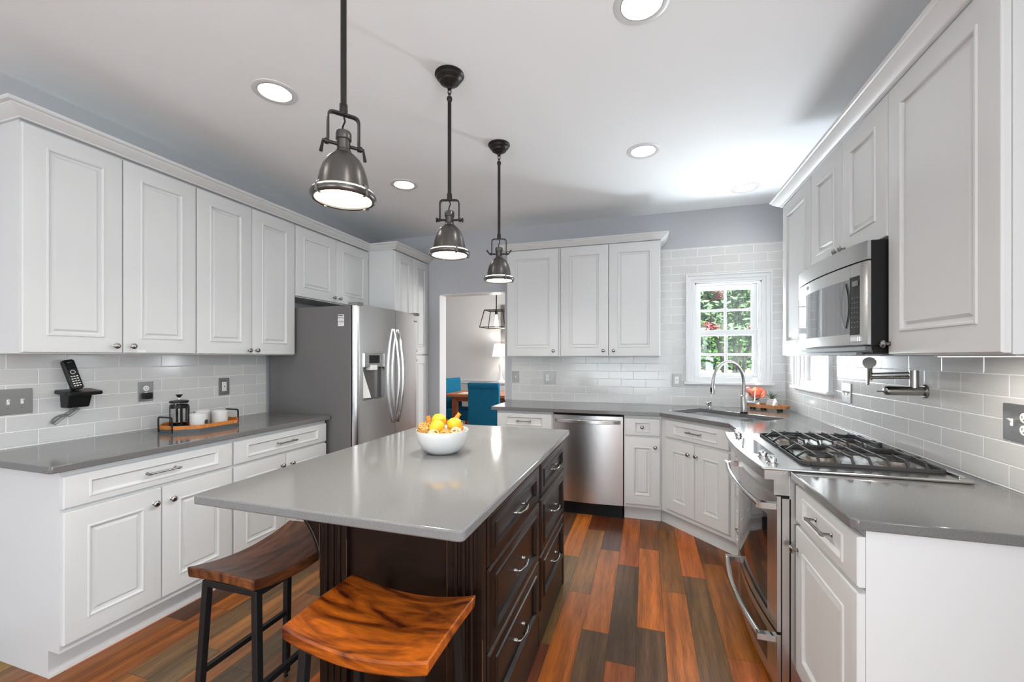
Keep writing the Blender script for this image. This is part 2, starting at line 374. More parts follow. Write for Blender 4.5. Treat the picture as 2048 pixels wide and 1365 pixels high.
DOWN = [(-1.817, 1.70), (-.013, 1.70), (-.013, 2.917), (-1.817, 2.917), (.765, 3.80), (-1.817, .48), (-.013, .48), (-1.817, -.75), (-.013, -.75), (-1.817, -1.95), (-.013, -1.95)]
HOLE = .078
def build_ceiling():
    mb = MB(); c = .12
    xs = sorted({-5.2, 1.4} | {round(x+s, 4) for x, y in DOWN for s in (-c, c)}); ys = sorted({YR-.2, 8.0} | {round(y+s, 4) for x, y in DOWN for s in (-c, c)})
    def hole(xm, ym):
        for x, y in DOWN:
            if abs(xm-x) < c-.002 and abs(ym-y) < c-.002: return (x, y)
    done = set()
    for i in range(len(xs)-1):
        for j in range(len(ys)-1):
            x0, x1, y0, y1 = xs[i], xs[i+1], ys[j], ys[j+1]
            if x1-x0 < 1e-4 or y1-y0 < 1e-4: continue
            h = hole((x0+x1)/2, (y0+y1)/2)
            if h is None: mb.add([(x0,y0,ZC),(x0,y1,ZC),(x1,y1,ZC),(x1,y0,ZC)], [(0,1,2,3)])
            elif h not in done:
                done.add(h); n = 48; A = []; B = []
                for k in range(n):
                    a = 2*PI*(k+.0)/n; ca, sa = math.cos(a), math.sin(a); m_ = max(abs(ca), abs(sa))
                    A.append((h[0]+HOLE*ca, h[1]+HOLE*sa, ZC)); B.append((h[0]+c*ca/m_, h[1]+c*sa/m_, ZC))
                mb.add(A+B, [(k, n+k, n+(k+1) % n, (k+1) % n) for k in range(n)][::1])
    mb.box(-5.2, YR-.2, ZC+.22, 1.4, 8.0, ZC+.3)
    for x in (-5.2, 1.38): mb.box(x, YR-.2, ZC, x+.02, 8.0, ZC+.22)
    for y in (YR-.2, 7.98): mb.box(-5.2, y, ZC, 1.4, y+.02, ZC+.22)
    struct(mb, 'ceiling', M_ceil)
build_ceiling()

WIN_B = (.437, .985, 1.165, 2.045)     # back window opening x0 x1 z0 z1
WIN_R = (3.335, 3.885, 1.165, 2.045)   # side window opening y0 y1 z0 z1
DOOR = (-2.193, -1.414, 2.06)
T = .15
w = MB()
w.box(XL-.05, YB, 0, DOOR[0], YB+T, ZC); w.box(DOOR[0], YB, DOOR[2], DOOR[1], YB+T, ZC); w.box(DOOR[1], YB, 0, WIN_B[0], YB+T, ZC)
w.box(WIN_B[0], YB, 0, WIN_B[1], YB+T, WIN_B[2]); w.box(WIN_B[0], YB, WIN_B[3], WIN_B[1], YB+T, ZC); w.box(WIN_B[1], YB, 0, XR+T, YB+T, ZC)
struct(w, 'wall_back', M_wall)
w = MB(); w.box(XL-T, -1.2, 0, XL, YB, ZC); w.box(XL-T, -3.6, 0, XL, -1.2, .8); w.box(XL-T, -3.6, 2.2, XL, -1.2, ZC); w.box(XL-T, YR, 0, XL, -3.6, ZC); struct(w, 'wall_left', M_wall)
w = MB(); w.box(XR, WIN_R[1], 0, XR+T, YB, ZC); w.box(XR, WIN_R[0], 0, XR+T, WIN_R[1], WIN_R[2]); w.box(XR, WIN_R[0], WIN_R[3], XR+T, WIN_R[1], ZC)
w.box(XR, .2, 0, XR+T, WIN_R[0], ZC); w.box(XR, -2.0, 0, XR+T, .2, .8); w.box(XR, -2.0, 2.2, XR+T, .2, ZC); w.box(XR, YR, 0, XR+T, -2.0, ZC)
struct(w, 'wall_right', M_wall)
w = MB(); w.box(XL-T, YR-T, 0, -2.6, YR, ZC); w.box(.7, YR-T, 0, XR+T, YR, ZC); w.box(-2.6, YR-T, 2.42, .7, YR, ZC); w.box(-2.6, YR-T, 0, .7, YR, .12)
struct(w, 'wall_rear', M_wall)
# dining room shell beyond the doorway
YD = 7.75
w = MB(); w.box(-4.9, YD, 0, .6, YD+.1, ZC); struct(w, 'wall_dining_far', M_wall2)
w = MB(); w.box(-4.7, YB+T, 0, -4.6, YD, ZC)
struct(w, 'wall_dining_side', M_wall2)
w = MB(); w.box(.3, YB+T, 0, .4, 5.3, ZC); w.box(.3, 6.9, 0, .4, YD, ZC); w.box(.3, 5.3, 0, .4, 6.9, .8); w.box(.3, 5.3, 2.2, .4, 6.9, ZC); struct(w, 'wall_dining_end', M_wall2)
w = MB(); w.box(-4.9, YB+.01, 0, XL-.05, YB+T, ZC); struct(w, 'wall_dining_near', M_wall2)
w = MB(); w.box(-4.6, YD-.02, .845, .3, YD, .90); w.box(-4.6, YD-.03, .89, .3, YD, .91); struct(w, 'trim_1', M_trimw)
w = MB(); w.box(-4.6, YD-.018, 0, .3, YD, .14); struct(w, 'baseboard_dining', M_trimw)
# white lining of the doorway
w = MB(); w.box(DOOR[0], YB-.001, 0, DOOR[0]+.008, YB+T+.001, DOOR[2]); w.box(DOOR[1]-.008, YB-.001, 0, DOOR[1], YB+T+.001, DOOR[2]); w.box(DOOR[0], YB-.001, DOOR[2]-.008, DOOR[1], YB+T+.001, DOOR[2])
struct(w, 'trim_2', M_trimw)

# tiled backsplashes
TB = .008
w = MB(); w.box(XL, 1.02, .914, XL+TB, 2.66, 1.378); tag(struct(w, 'tile_backsplash', tile_material('glass_tile_a', 1, 1.313)), 'glossy grey glass tile backsplash behind the coffee tray', 'backsplash')
w = MB(); c0, c1, cz0, cz1 = .362, 1.058, 1.10, 2.108
w.box(-1.342, YB-TB, .914, .127, YB, 1.374); w.box(.127, YB-TB, .914, c0, YB, 2.379); w.box(c0, YB-TB, .914, c1, YB, cz0); w.box(c0, YB-TB, cz1, c1, YB, 2.379); w.box(c1, YB-TB, .914, XR, YB, 2.379)
tag(struct(w, 'tile_backsplash', tile_material('glass_tile_b', 0, .005)), 'pale glass tile wall around the window over the sink', 'backsplash')
w = MB(); c0, c1 = 3.262, 3.958
w.box(XR-TB, 1.385, .914, XR, 3.148, 1.3655); w.box(XR-TB, 3.148, .914, XR, c0, 2.379); w.box(XR-TB, c0, .914, XR, c1, cz0); w.box(XR-TB, c0, cz1, XR, c1, 2.379); w.box(XR-TB, c1, .914, XR, YB-TB, 2.379)
tag(struct(w, 'tile_backsplash', tile_material('glass_tile_c', 1, 1.859)), 'glossy glass tile backsplash behind the gas cooktop', 'backsplash')

# ------------------------------------------------------------------ windows
def window(name, label, loc, rz, W=.548):
    """local: faces -y, wall face at y=0, x from 0 to W is the opening, z absolute"""
    r = thing(name, label, 'window', loc, rz); r['kind'] = 'structure'
    z0, z1 = 1.165, 2.045; cw = .078
    m = MB()
    def casing(x0, x1, z0_, z1_, vert):
        pass
    # mitred casing with a stepped section, three sides
    prof = [(0, .014), (.012, .018), (.028, .018), (.034, .024), (cw-.016, .024), (cw-.012, .034), (cw, .034), (cw, 0)]
    loops = []
    for d, h in [(0, 0)]+prof:
        loops.append([(-d, -h, z0-.03), (-d, -h, z1+d), (W+d, -h, z1+d), (W+d, -h, z0-.03)])
    vs = [p for l in loops for p in l]; fs = []
    for k in range(len(loops)-1):
        for i in range(3): fs.append((k*4+i, k*4+i+1, (k+1)*4+i+1, (k+1)*4+i))
    m.add(vs, fs); k = m.build('casing', M_trimw, r)
    m = MB(); m.box(-cw-.02, -.05, z0-.055, W+cw+.02, .02, z0-.03); m.box(-cw, -.022, z0-.068, W+cw, 0, z0-.055); m.build('stool', M_trimw, r, bevel=.006)
    m = MB()  # jamb lining
    m.box(-.02, -.002, z0-.03, .012, T, z1+.02); m.box(W-.012, -.002, z0-.03, W+.02, T, z1+.02); m.box(0, -.002, z1-.012, W, T, z1+.02); m.box(0, -.006, z0-.032, W, T, z0+.012)
    m.box(.012, .02, z0, .022, .05, z1); m.box(W-.022, .02, z0, W-.012, .05, z1)
    m.build('jamb', M_trimw, r)
    def sash(nm, y, za, zb, st, rb, rt):
        s = MB(); x0, x1 = .012, W-.012; g = .034
        s.box(x0, y, za, x0+st, y+g, zb); s.box(x1-st, y, za, x1, y+g, zb); s.box(x0+st, y, za, x1-st, y+g, za+rb); s.box(x0+st, y, zb-rt, x1-st, y+g, zb)
        xm = W/2; zm = (za+rb+zb-rt)/2
        s.box(xm-.011, y+.004, za+rb, xm+.011, y+g-.004, zb-rt); s.box(x0+st, y+.005, zm-.010, x1-st, y+g-.005, zm+.010)
        o = s.build(nm, M_trimw, r, bevel=.003, seg=1)
        p = MB(); p.box(x0+st-.004, y+.015, za+rb-.004, x1-st+.004, y+.018, zb-rt+.004); p.build('pane', M_pane, o)
        return o
    sash('lower_sash', .05, z0+.012, 1.612, .045, .035, .052)
    sash('upper_sash', .09, 1.575, z1-.012, .048, .035, .045)
    return r
M_pane = bpy.data.materials.new('window_glass'); M_pane.use_nodes = True
_n = M_pane.node_tree.nodes; _l = M_pane.node_tree.links
_t = _n.new('ShaderNodeBsdfTransparent'); _g = _n.new('ShaderNodeBsdfGlossy'); _g.inputs['Roughness'].default_value = .02
_x = _n.new('ShaderNodeMixShader'); _x.inputs[0].default_value = .06
_l.new(_t.outputs[0], _x.inputs[1]); _l.new(_g.outputs[0], _x.inputs[2]); _l.new(_x.outputs[0], _n['Material Output'].inputs[0])
window('window_1', 'white double-hung window above the corner sink facing the garden', (WIN_B[0], YB, 0), 0)
window('window_2', 'white window in the side wall, half hidden below the microwave', (XR, WIN_R[1], 0), -PI/2, .55)

# ------------------------------------------------------------------ cabinets
def door_rings(sx=.080, sz=.080):
    r = [(0, 0, -.006), (.003, .003, -.001), (.008, .008, 0), (sx-.002, sz-.002, 0), (sx, sz, .0042), (sx+.005, sz+.005, .005), (sx+.009, sz+.009, .002), (sx+.011, sz+.011, -.0065),
         (sx+.018, sz+.018, -.008), (sx+.021, sz+.021, -.008), (sx+.0295, sz+.0295, -.0025), (sx+.031, sz+.031, -.001)]
    return r
def drawer_rings(sx=.085, sz=.030):
    return [(0, 0, -.006), (.003, .003, -.001), (.008, .008, 0), (sx-.002, sz-.002, 0), (sx+.001, sz+.001, .0045), (sx+.006, sz+.006, .005), (sx+.013, sz+.010, -.004), (sx+.017, sz+.014, -.008), (sx+.019, sz+.016, -.008)]
def knob_mesh():
    m = MB(); m.lathe([(.0085, 0), (.0085, .002), (.0055, .004), (.005, .012), (.008, .017), (.0145, .020), (.0150, .024), (.012, .028), (.005, .030)], (0, .001, 0), 18, (0, -1, 0)); return m
_knob = None
def add_knob(x, z, par, y=0):
    global _knob
    if _knob is None:
        _knob = knob_mesh().build('knob', M_nickel, par, smooth=40, loc=(x, y, z)); return _knob
    o = bpy.data.objects.new('knob', _knob.data); COL.objects.link(o); o.parent = par; o.location = (x, y, z); return o
_pulls = {}
def add_pull(x, z, par, L=.128, kind='bar', y=0, m=None):
    key = (L, kind)
    if key not in _pulls:
        b = MB()
        if kind == 'bar':
            b.cyl((-L/2-.014, -.030, 0), (L/2+.014, -.030, 0), .0048, n=12)
            for s in (-1, 1):
                b.lathe([(.0075, 0), (.0075, .003), (.0045, .006), (.0045, .030)], (s*L/2, .001, 0), 12, (0, -1, 0)); b.lathe([(.006, -.006), (.0068, 0), (.006, .006)], (s*(L/2+.0), -.030, 0), 12, (1, 0, 0))
        elif kind == 'bow':
            pts = fillet([(-L/2, 0, 0), (-L/2, -.026, 0), (0, -.036, 0), (L/2, -.026, 0), (L/2, 0, 0)], .022, 7)
            b.tube(pts, .0037, 10)
            for s in (-1, 1): b.lathe([(.0075, 0), (.008, .003), (.0055, .008), (.0068, .010), (.0045, .014)], (s*L/2, .001, 0), 12, (0, -1, 0))
            for d in (-.009, 0, .009): b.lathe([(.0045, -.003), (.0066, 0), (.0045, .003)], (d, -.0325+abs(d)*.1, 0), 12, (1, 0, 0))
        elif kind == 'angle':
            b.tube([(-L/2, 0, 0), (-L/2, -.032, 0), (L/2, -.032, 0), (L/2, 0, 0)], .004, 8)
        _pulls[key] = b.build('handle', m or M_nickel, par, smooth=40, loc=(x, y, z)); return _pulls[key]
    o = bpy.data.objects.new('handle', _pulls[key].data); COL.objects.link(o); o.parent = par; o.location = (x, y, z); return o

def cabinet(name, label, cat, loc, rz, W, z0, z1, depth, doors=(), drawers=(), toe=None, group=None, m=None, body=None, kn=True):
    """local x along the front, front face of the doors at y=0 facing -y, body behind"""
    m = m or M_white
    r = thing(name, label, cat, loc, rz, group)
    b = MB()
    if name == 'sink_cabinet': b.box(-.028, .0215, z0, W+.012, depth, .69); b.box(-.028, .0215, .69, W+.012, .05, z1)
    else: b.box(0, .0205, z0, W, depth, z1)
    if body: body(b)
    b.build('body', m, r)
    if toe:
        t = MB(); e = .088 if name == 'sink_cabinet' else 0; t.box(-e, toe, 0, W+e, toe+.03 if e else depth, z0)
        t.box(-e, toe-.006, 0, W+e, toe, .012)
        t.build('toe_kick', m, r)
    for x0, za, x1, zb, kx, kz in doors:
        p = MB(); p.panel(x0, za, x1, zb, door_rings(*((.080, .080) if x1-x0 > .3 else (.074, .078) if x1-x0 > .25 else (.070, .078))))
        d = p.build('door', m, r, smooth=25)
        if kx is not None: add_knob(kx, kz, d)
    for x0, za, x1, zb, hk in drawers:
        p = MB(); p.panel(x0, za, x1, zb, drawer_rings(min(.085, (x1-x0)*.29), .030 if zb-za < .16 else .045))
        d = p.build('drawer', m, r, smooth=25)
        if hk == 'knob': add_knob((x0+x1)/2, (za+zb)/2, d, y=.008)
        elif hk: add_pull((x0+x1)/2, (za+zb)/2, d, hk[1], hk[0], y=.008)
    return r
G = .0025
RL = PI/2   # faces +x
# wall run, facing the island
XU = -2.622
gU = 'wall cabinets over the coffee counter'
cabinet('wall_cabinet', 'white two-door wall cabinet above the cordless phone', 'cabinet', (XU, 1.118, 0), RL, .763, 1.376, 2.4115, .318,
        [(.004, 1.381, .379, 2.402, .343, 1.418), (.383, 1.381, .759, 2.402, .418, 1.418)], group=gU)
cabinet('wall_cabinet', 'white two-door wall cabinet above the coffee tray, next to the refrigerator', 'cabinet', (XU, 1.881, 0), RL, .763, 1.376, 2.4115, .318,
        [(.004, 1.381, .380, 2.402, .352, 1.408), (.384, 1.381, .759, 2.402, .412, 1.408)], group=gU)
cabinet('fridge_top_cabinet', 'short white two-door cabinet directly over the refrigerator', 'cabinet', (XU, 2.645, 0), RL, .923, 1.838, 2.4115, .318,
        [(.005, 1.845, .459, 2.402, .424, 1.885), (.463, 1.845, .918, 2.402, .498, 1.885)])
XP = -2.325
cabinet('pantry_cabinet', 'tall white pantry cabinet in the corner beyond the refrigerator', 'cabinet', (XP, 3.57, 0), RL, .668, .105, 2.4115, .615,
        [(.006, 1.392, .332, 2.402, .300, 1.43), (.336, 1.392, .662, 2.402, .368, 1.43), (.006, .13, .332, 1.380, .300, 1.33), (.336, .13, .662, 1.380, .368, 1.33)], toe=.09)

def crown(name, label, path, z0=2.412, h=.058, out=.070, flip=False):
    """path: list of xy points on the cabinet face line; crown leans outwards to the right-hand side of the walking direction"""
    prof = [(0, 0), (.010, 0), (.012, .006), (.026, .014), (.046, .030), (.052, .036), (.052, .041), (out-.004, .044), (out, .049), (out, h), (0, h)]
    P = [Vector((p[0], p[1])) for p in path]; n = len(P); loops = []
    sgn = -1 if flip else 1
    for i in range(n):
        d0 = (P[i]-P[i-1]).normalized() if i else (P[1]-P[0]).normalized(); d1 = (P[i+1]-P[i]).normalized() if i < n-1 else d0
        n0 = Vector((d0.y, -d0.x))*sgn; n1 = Vector((d1.y, -d1.x))*sgn; nn = (n0+n1); nn = nn/max(.2, (nn.length_squared/2)) if nn.length > 1e-6 else n0
        loops.append([(P[i].x+nn.x*a, P[i].y+nn.y*a, z0+b) for a, b in prof])
    m = MB(); m.ring(loops, 0, True)
    return tag(m.build(name, M_white, smooth=20), label, 'crown moulding')
crown('crown_moulding', 'long white crown moulding on the wall cabinets and pantry along the coffee counter', [(XL, 1.118), (XU+.0, 1.118), (XU, 3.57), (XP, 3.57), (XP, 4.238)])

# counter run under it
XB = -2.312
gB = 'base cabinets under the coffee counter'
for i, lab in enumerate(('white base cabinet with wide drawer, at the open end of the coffee counter', 'white base cabinet with wide drawer beside the refrigerator, partly hidden by the island')):
    cabinet('base_cabinet', lab, 'cabinet', (XB, 1.106+.765*i, 0), RL, .765, .118, .883, .62,
            [(.006, .150, .380, .706, .345, .636), (.384, .150, .759, .706, .425, .636)], [(.006, .722, .759, .858, ('bar', .128))], toe=.093, group=gB)
def slab(name, label, poly, z0, z1, m, r=.004):
    b = MB(); b.prism(poly, z0, z1)
    return tag(b.build(name, m, smooth=35, bevel=r, seg=2), label, 'countertop')
slab('countertop', 'dark grey quartz countertop under the coffee tray', [(XL, 1.058), (-2.30, 1.058), (-2.291, 1.067), (-2.291, 2.648), (XL, 2.648)], .8835, .914, M_qd)

# back wall uppers
YU = 3.915
cabinet('wall_cabinet', 'white single-door wall cabinet beside the doorway', 'cabinet', (-1.296, YU, 0), 0, .530, 1.366, 2.3945, .322, [(.006, 1.370, .514, 2.390, .470, 1.42)])
cabinet('wall_cabinet', 'white two-door wall cabinet above the dishwasher, next to the sink window', 'cabinet', (-.764, YU, 0), 0, .893, 1.366, 2.3945, .322,
        [(.006, 1.370, .443, 2.390, .398, 1.42), (.447, 1.370, .887, 2.390, .490, 1.42)])
crown('crown_moulding', 'white crown moulding on the two wall cabinets of the back wall', [(-1.296, YB), (-1.296, YU), (.129, YU), (.129, YB)], z0=2.395, h=.052, out=.066)
# back base run
YF = 3.612
cabinet('base_cabinet', 'white base cabinet at the doorway end, mostly hidden behind the island', 'cabinet', (-1.290, YF, 0), 0, .520, .118, .883, .62, [(.006, .150, .258, .706, .22, .636), (.262, .150, .512, .706, .30, .636)], [(.006, .722, .512, .860, ('bar', .110))], toe=.093)
cabinet('base_cabinet', 'narrow white base cabinet between the dishwasher and the corner sink', 'cabinet', (-.170, YF, 0), 0, .292, .118, .883, .62, [(.006, .148, .284, .700, .246, .628)], [(.006, .716, .284, .856, 'knob')], toe=.093)
AD = math.atan2(3.13-3.61, .55-.115)
def sinkbody(b): pass
cabinet('sink_cabinet', 'white corner cabinet set at an angle below the sink', 'cabinet', (.122, 3.609, 0), AD, .640, .118, .883, .36,
        [(.044, .155, .326, .706, .280, .631), (.331, .155, .614, .706, .352, .633)], [(.044, .726, .614, .862, ('bar', .105))], toe=.080)
def filler(b): b.box(0, .0205, 0, 0, .0205, 0)
cabinet('drawer_cabinet', 'narrow white stack of drawers between the sink corner and the oven', 'cabinet', (.558, 3.118, 0), -PI/2, .452, .118, .883, .60, [],
        [(.035, .716, .445, .856, ('angle', .09)), (.035, .440, .445, .704, ('angle', .09)), (.035, .150, .445, .428, ('angle', .09))], toe=.093)
cabinet('base_cabinet', 'white base cabinet with drawer and door between the oven and the open counter end', 'cabinet', (.558, 1.905, 0), -PI/2, .507, .118, .883, .617,
        [(.004, .140, .505, .704, .032, .618)], [(.004, .722, .505, .862, ('bar', .13))], toe=.093)

# L-shaped counter with the sink cut-out (the cut-out is a rectangle turned to the corner cabinet)
SD = Vector((.7167, -.6974)); SN = Vector((.6974, .7167)); S0 = Vector((.188, 3.741))
SA, SB_, SG = .72, .392, .472
def sp(a, b): p = S0+SD*a+SN*b; return (p.x, p.y)
def ring_slab(name, label, outer, inner, z0, z1, m):
    """outer and inner ccw; bridged by triangulation"""
    from mathutils.geometry import tessellate_polygon
    tri = tessellate_polygon([[Vector((*p, 0)) for p in outer], [Vector((*p, 0)) for p in inner]])
    pts = list(outer)+list(inner); n, k = len(outer), len(pts); b = MB()
    vs = [(*p, z1) for p in pts]+[(*p, z0) for p in pts]; fs = []
    for t in tri:
        a, b_, c = pts[t[0]], pts[t[1]], pts[t[2]]
        up = (b_[0]-a[0])*(c[1]-a[1])-(b_[1]-a[1])*(c[0]-a[0]) > 0
        t = tuple(t) if up else tuple(t)[::-1]
        fs.append(t); fs.append(tuple(k+i for i in t[::-1]))
    for i in range(n): j = (i+1) % n; fs.append((i, k+i, k+j, j))
    for i in range(k-n): j = (i+1) % (k-n); fs.append((n+j, k+n+j, k+n+i, n+i))
    b.add(vs, fs)
    return tag(b.build(name, m, smooth=35, bevel=.003), label, 'countertop')
ring_slab('countertop', 'grey quartz countertop running from the doorway round the corner sink to the cooktop',
          [(-1.333, 3.584), (.112, 3.584), (.533, 3.139), (.540, 2.672), (XR-TB, 2.672), (XR-TB, YB-TB), (-1.410, YB-TB), (-1.410, 4.20), (-1.333, 4.0)],
          [sp(0, 0), sp(SA, 0), sp(SA, SB_), sp(0, SB_)], .8835, .914, M_qd)
slab('countertop', 'grey quartz countertop at the open end beyond the oven', [(.540, 1.400), (.555, 1.385), (XR-TB, 1.385), (XR-TB, 1.897), (.540, 1.897)], .8835, .914, M_qd)

# cooking wall uppers
XW = .852
cabinet('wall_cabinet', 'narrow white wall cabinet between the side window and the microwave', 'cabinet', (XW, 3.150, 0), -PI/2, .494, 1.368, 2.3375, .318, [(.005, 1.373, .489, 2.336, None, 0)])
cabinet('microwave_top_cabinet', 'short white two-door cabinet above the microwave', 'cabinet', (XW, 2.656, 0), -PI/2, .754, 1.803, 2.3375, .318,
        [(.004, 1.808, .374, 2.336, .346, 1.845), (.378, 1.808, .750, 2.336, .406, 1.845)])
def endpan(b): b.box(.524, .0105, 1.368, .527, .318, 2.345)
cabinet('wall_cabinet', 'tall white single-door wall cabinet above the pot filler, beside the microwave', 'cabinet', (XW, 1.902, 0), -PI/2, .526, 1.366, 2.3375, .318, [(.004, 1.370, .522, 2.336, .018, 1.408)])
crown('crown_moulding', 'white crown moulding above the microwave wall cabinets', [(XR, 3.150), (XW, 3.150), (XW, 1.376), (XR, 1.376)], z0=2.338, h=.055, out=.062, flip=False)

def undercab(label, loc, rz, L_, on=True):
    r = thing('under_cabinet_light', label, 'light fixture', loc, rz, 'slim lights under the wall cabinets')
    m = MB(); m.box(-L_/2, -.02, -.005, L_/2, .02, 0); m.build('housing', M_trimw, r, bevel=.002)
    m = MB(); m.box(-L_/2+.01, -.013, -.0062, L_/2-.01, .013, -.0051); m.build('diffuser', M_uc if on else M_whitep, r)
    if on: area('under_cabinet_lamp', (loc[0], loc[1], loc[2]-.0075), (0, 0, rz), L_-.02, .025, P_UC*L_/.3, (1, .94, .86))
M_uc = mat('lit_strip', (1, 1, 1, 1), .5, emit=(1, .95, .88, 1), estr=2.2)
undercab('slim white light bar under the single-door wall cabinet by the doorway', (-1.03, 4.07, 1.3655), 0, .30, False)
undercab('slim white light bar under the two-door wall cabinet by the sink window', (-.32, 4.07, 1.3655), 0, .34, False)
undercab('slim white light bar under the wall cabinet above the pot filler', (.97, 1.66, 1.3655), PI/2, .34)
undercab('slim white light bar under the wall cabinet over the coffee tray, switched off', (-2.79, 1.66, 1.3755), PI/2, .30, False)
# ------------------------------------------------------------------ refrigerator
def fridge():
    r = thing('refrigerator', 'stainless side-by-side refrigerator with dark grey sides and water dispenser', 'refrigerator', (-2.040, 2.662, 0), RL)
    Wd = .895
    b = MB(); b.box(0, .078, .03, Wd, .862, 1.752); b.build('body', M_fridge, r, bevel=.006)
    def fy(x): t = (x-Wd/2)/(Wd/2); return .030*t*t+.028*max(0, (abs(t)-.93)/.07)**2
    def door_piece(mb, x0, x1, z0, z1, n=14, back=.066):
        poly = [(x0+(x1-x0)*i/n, fy(x0+(x1-x0)*i/n)) for i in range(n+1)]+[(x1, back), (x0, back)]
        mb.prism(poly, z0, z1)
    sx = .478
    d = MB(); h = (.072, .322, 1.028, 1.392)
    door_piece(d, 0, h[0], .10, 1.762, 8); door_piece(d, h[1], sx-.002, .10, 1.762, 8); door_piece(d, h[0], h[1], .10, h[2], 8); door_piece(d, h[0], h[1], h[3], 1.762, 8)
    fd = d.build('freezer_door', M_steel, r, smooth=30)
    d = MB(); door_piece(d, sx+.003, Wd, .10, 1.762, 18); rd = d.build('door', M_steel, r, smooth=30)
    g = MB(); g.box(.004, .066, .10, Wd-.004, .078, 1.75); g.build('door_gasket', M_dark, r)
    for par, x in ((fd, sx-.030), (rd, sx+.034)):
        pts = []
        for i in range(17):
            t = i/16; z = 1.602-.80*t; y = fy(x)-.006-.050*math.sin(PI*t)**.8; pts.append((x, y, z))
        m = MB(); m.tube(pts, .011, 10, flat=(.020, .015), up=(1, 0, 0)); m.build('handle', M_polish, par, smooth=50, bevel=.004)
    # dispenser
    m = MB(); m.box(h[0], .012, 1.282, h[1], .05, h[3]); m.box(h[0]+.004, .0095, 1.286, h[1]-.004, .02, h[3]-.004)
    dp = m.build('dispenser_panel', M_steel, fd, bevel=.002)
    m = MB(); m.box(.130, .0065, 1.312, .262, .012, 1.376); m.build('display', M_bglass, dp)
    m = MB()
    for x in (.096, .286):
        for z in (1.325, 1.345, 1.365): m.box(x, .0085, z, x+.012, .0115, z+.004)
    m.build('touch_keys', M_ink, dp)
    m = MB(); m.box(h[0], .052, h[2], h[1], .0655, 1.282); m.box(h[0], .03, h[2], h[0]+.003, .066, 1.282); m.box(h[1]-.003, .03, h[2], h[1], .066, 1.282); m.box(h[0], .015, h[2], h[1], .066, h[2]+.008)
    m.build('dispenser_recess', mat('dispenser_grey', (.16, .155, .15, 1), .35, .6), fd)
    m = MB(); m.box(.148, .004, 1.258, .232, .055, 1.298); m.build('nozzle', M_whitep, fd, bevel=.004)
    m = MB(); m.hexa([(.082, .048, 1.04), (.17, .020, 1.04), (.17, .050, 1.04), (.082, .052, 1.04)], [(.082, .048, 1.25), (.105, .046, 1.25), (.105, .051, 1.25), (.082, .052, 1.25)]); m.build('lever', M_whitep, fd)
    m = MB(); m.box(Wd-.085, fy(Wd-.06)-.0025, 1.690, Wd-.025, fy(Wd-.06)+.003, 1.702); m.build('badge', M_pewter, rd)
    for hx in (-.002, Wd-.06): m = MB(); m.box(hx, .010, 1.752, hx+.062, .10, 1.776); m.build('hinge_cover', M_gasket, r, bevel=.003)
    m = MB(); m.box(.01, .06, .02, Wd-.01, .09, .095); m.build('toe_grille', M_black, r)
    m = MB()
    for x in (.06, Wd-.06):
        for y in (.14, .78): m.cyl((x, y, 0), (x, y, .035), .02)
    m.build('roller', M_black, r)
fridge()
st = MB(); st.box(-2.232, 2.6605, 1.597, -2.178, 2.6615, 1.685)
so = tag(st.build('sticker', M_paper), 'small white printed sticker on the dark refrigerator side', 'sticker')
st = MB()
for k, (a, b_) in enumerate([(0, .05), (0, .05), (.006, .045), (0, .05), (.004, .05), (0, .04)]): st.box(-2.230+a, 2.660, 1.660-.010*k, -2.230+b_, 2.6606, 1.663-.010*k)
st.box(-2.230, 2.660, 1.672, -2.186, 2.6606, 1.680)
st.build('print', M_ink, so)
st = MB(); st.box(-2.6225-.0006, 1.562, 1.384, -2.6205, 1.602, 1.399)
tag(st.build('paper_tag', M_paper), 'tiny white paper tag stuck below a knob on the wall cabinet over the phone', 'tag').rotation_euler = (0, 0, 0)

# ------------------------------------------------------------------ dishwasher
def dishwasher():
    r = thing('dishwasher', 'stainless dishwasher with a bowed bar handle', 'dishwasher', (-.769, YF, 0), 0)
    W = .595
    b = MB(); b.box(.004, .03, .10, W-.004, .58, .872); b.build('body', M_dark, r)
    def fy(x): t = (x-W/2)/(W/2); return -.012+.020*t*t
    poly = [(.004+(W-.008)*i/20, fy(.004+(W-.008)*i/20)) for i in range(21)]+[(W-.004, .028), (.004, .028)]
    d = MB(); d.prism(poly, .122, .862); dd = d.build('door', M_steel, r, smooth=30)
    m = MB(); pts = [(.022+(W-.044)*i/16, fy(.022+(W-.044)*i/16)-.010-.030*math.sin(PI*i/16)**.6, .815) for i in range(17)]
    m.tube(pts, .01, flat=(.012, .030), up=(0, 0, 1)); m.build('handle', M_steelh, dd, smooth=50, bevel=.003)
    m = MB(); m.box(.01, .06, .0, W-.01, .10, .115); m.box(.30, .058, .035, .47, .060, .043); m.build('toe_kick', M_black, r)
dishwasher()

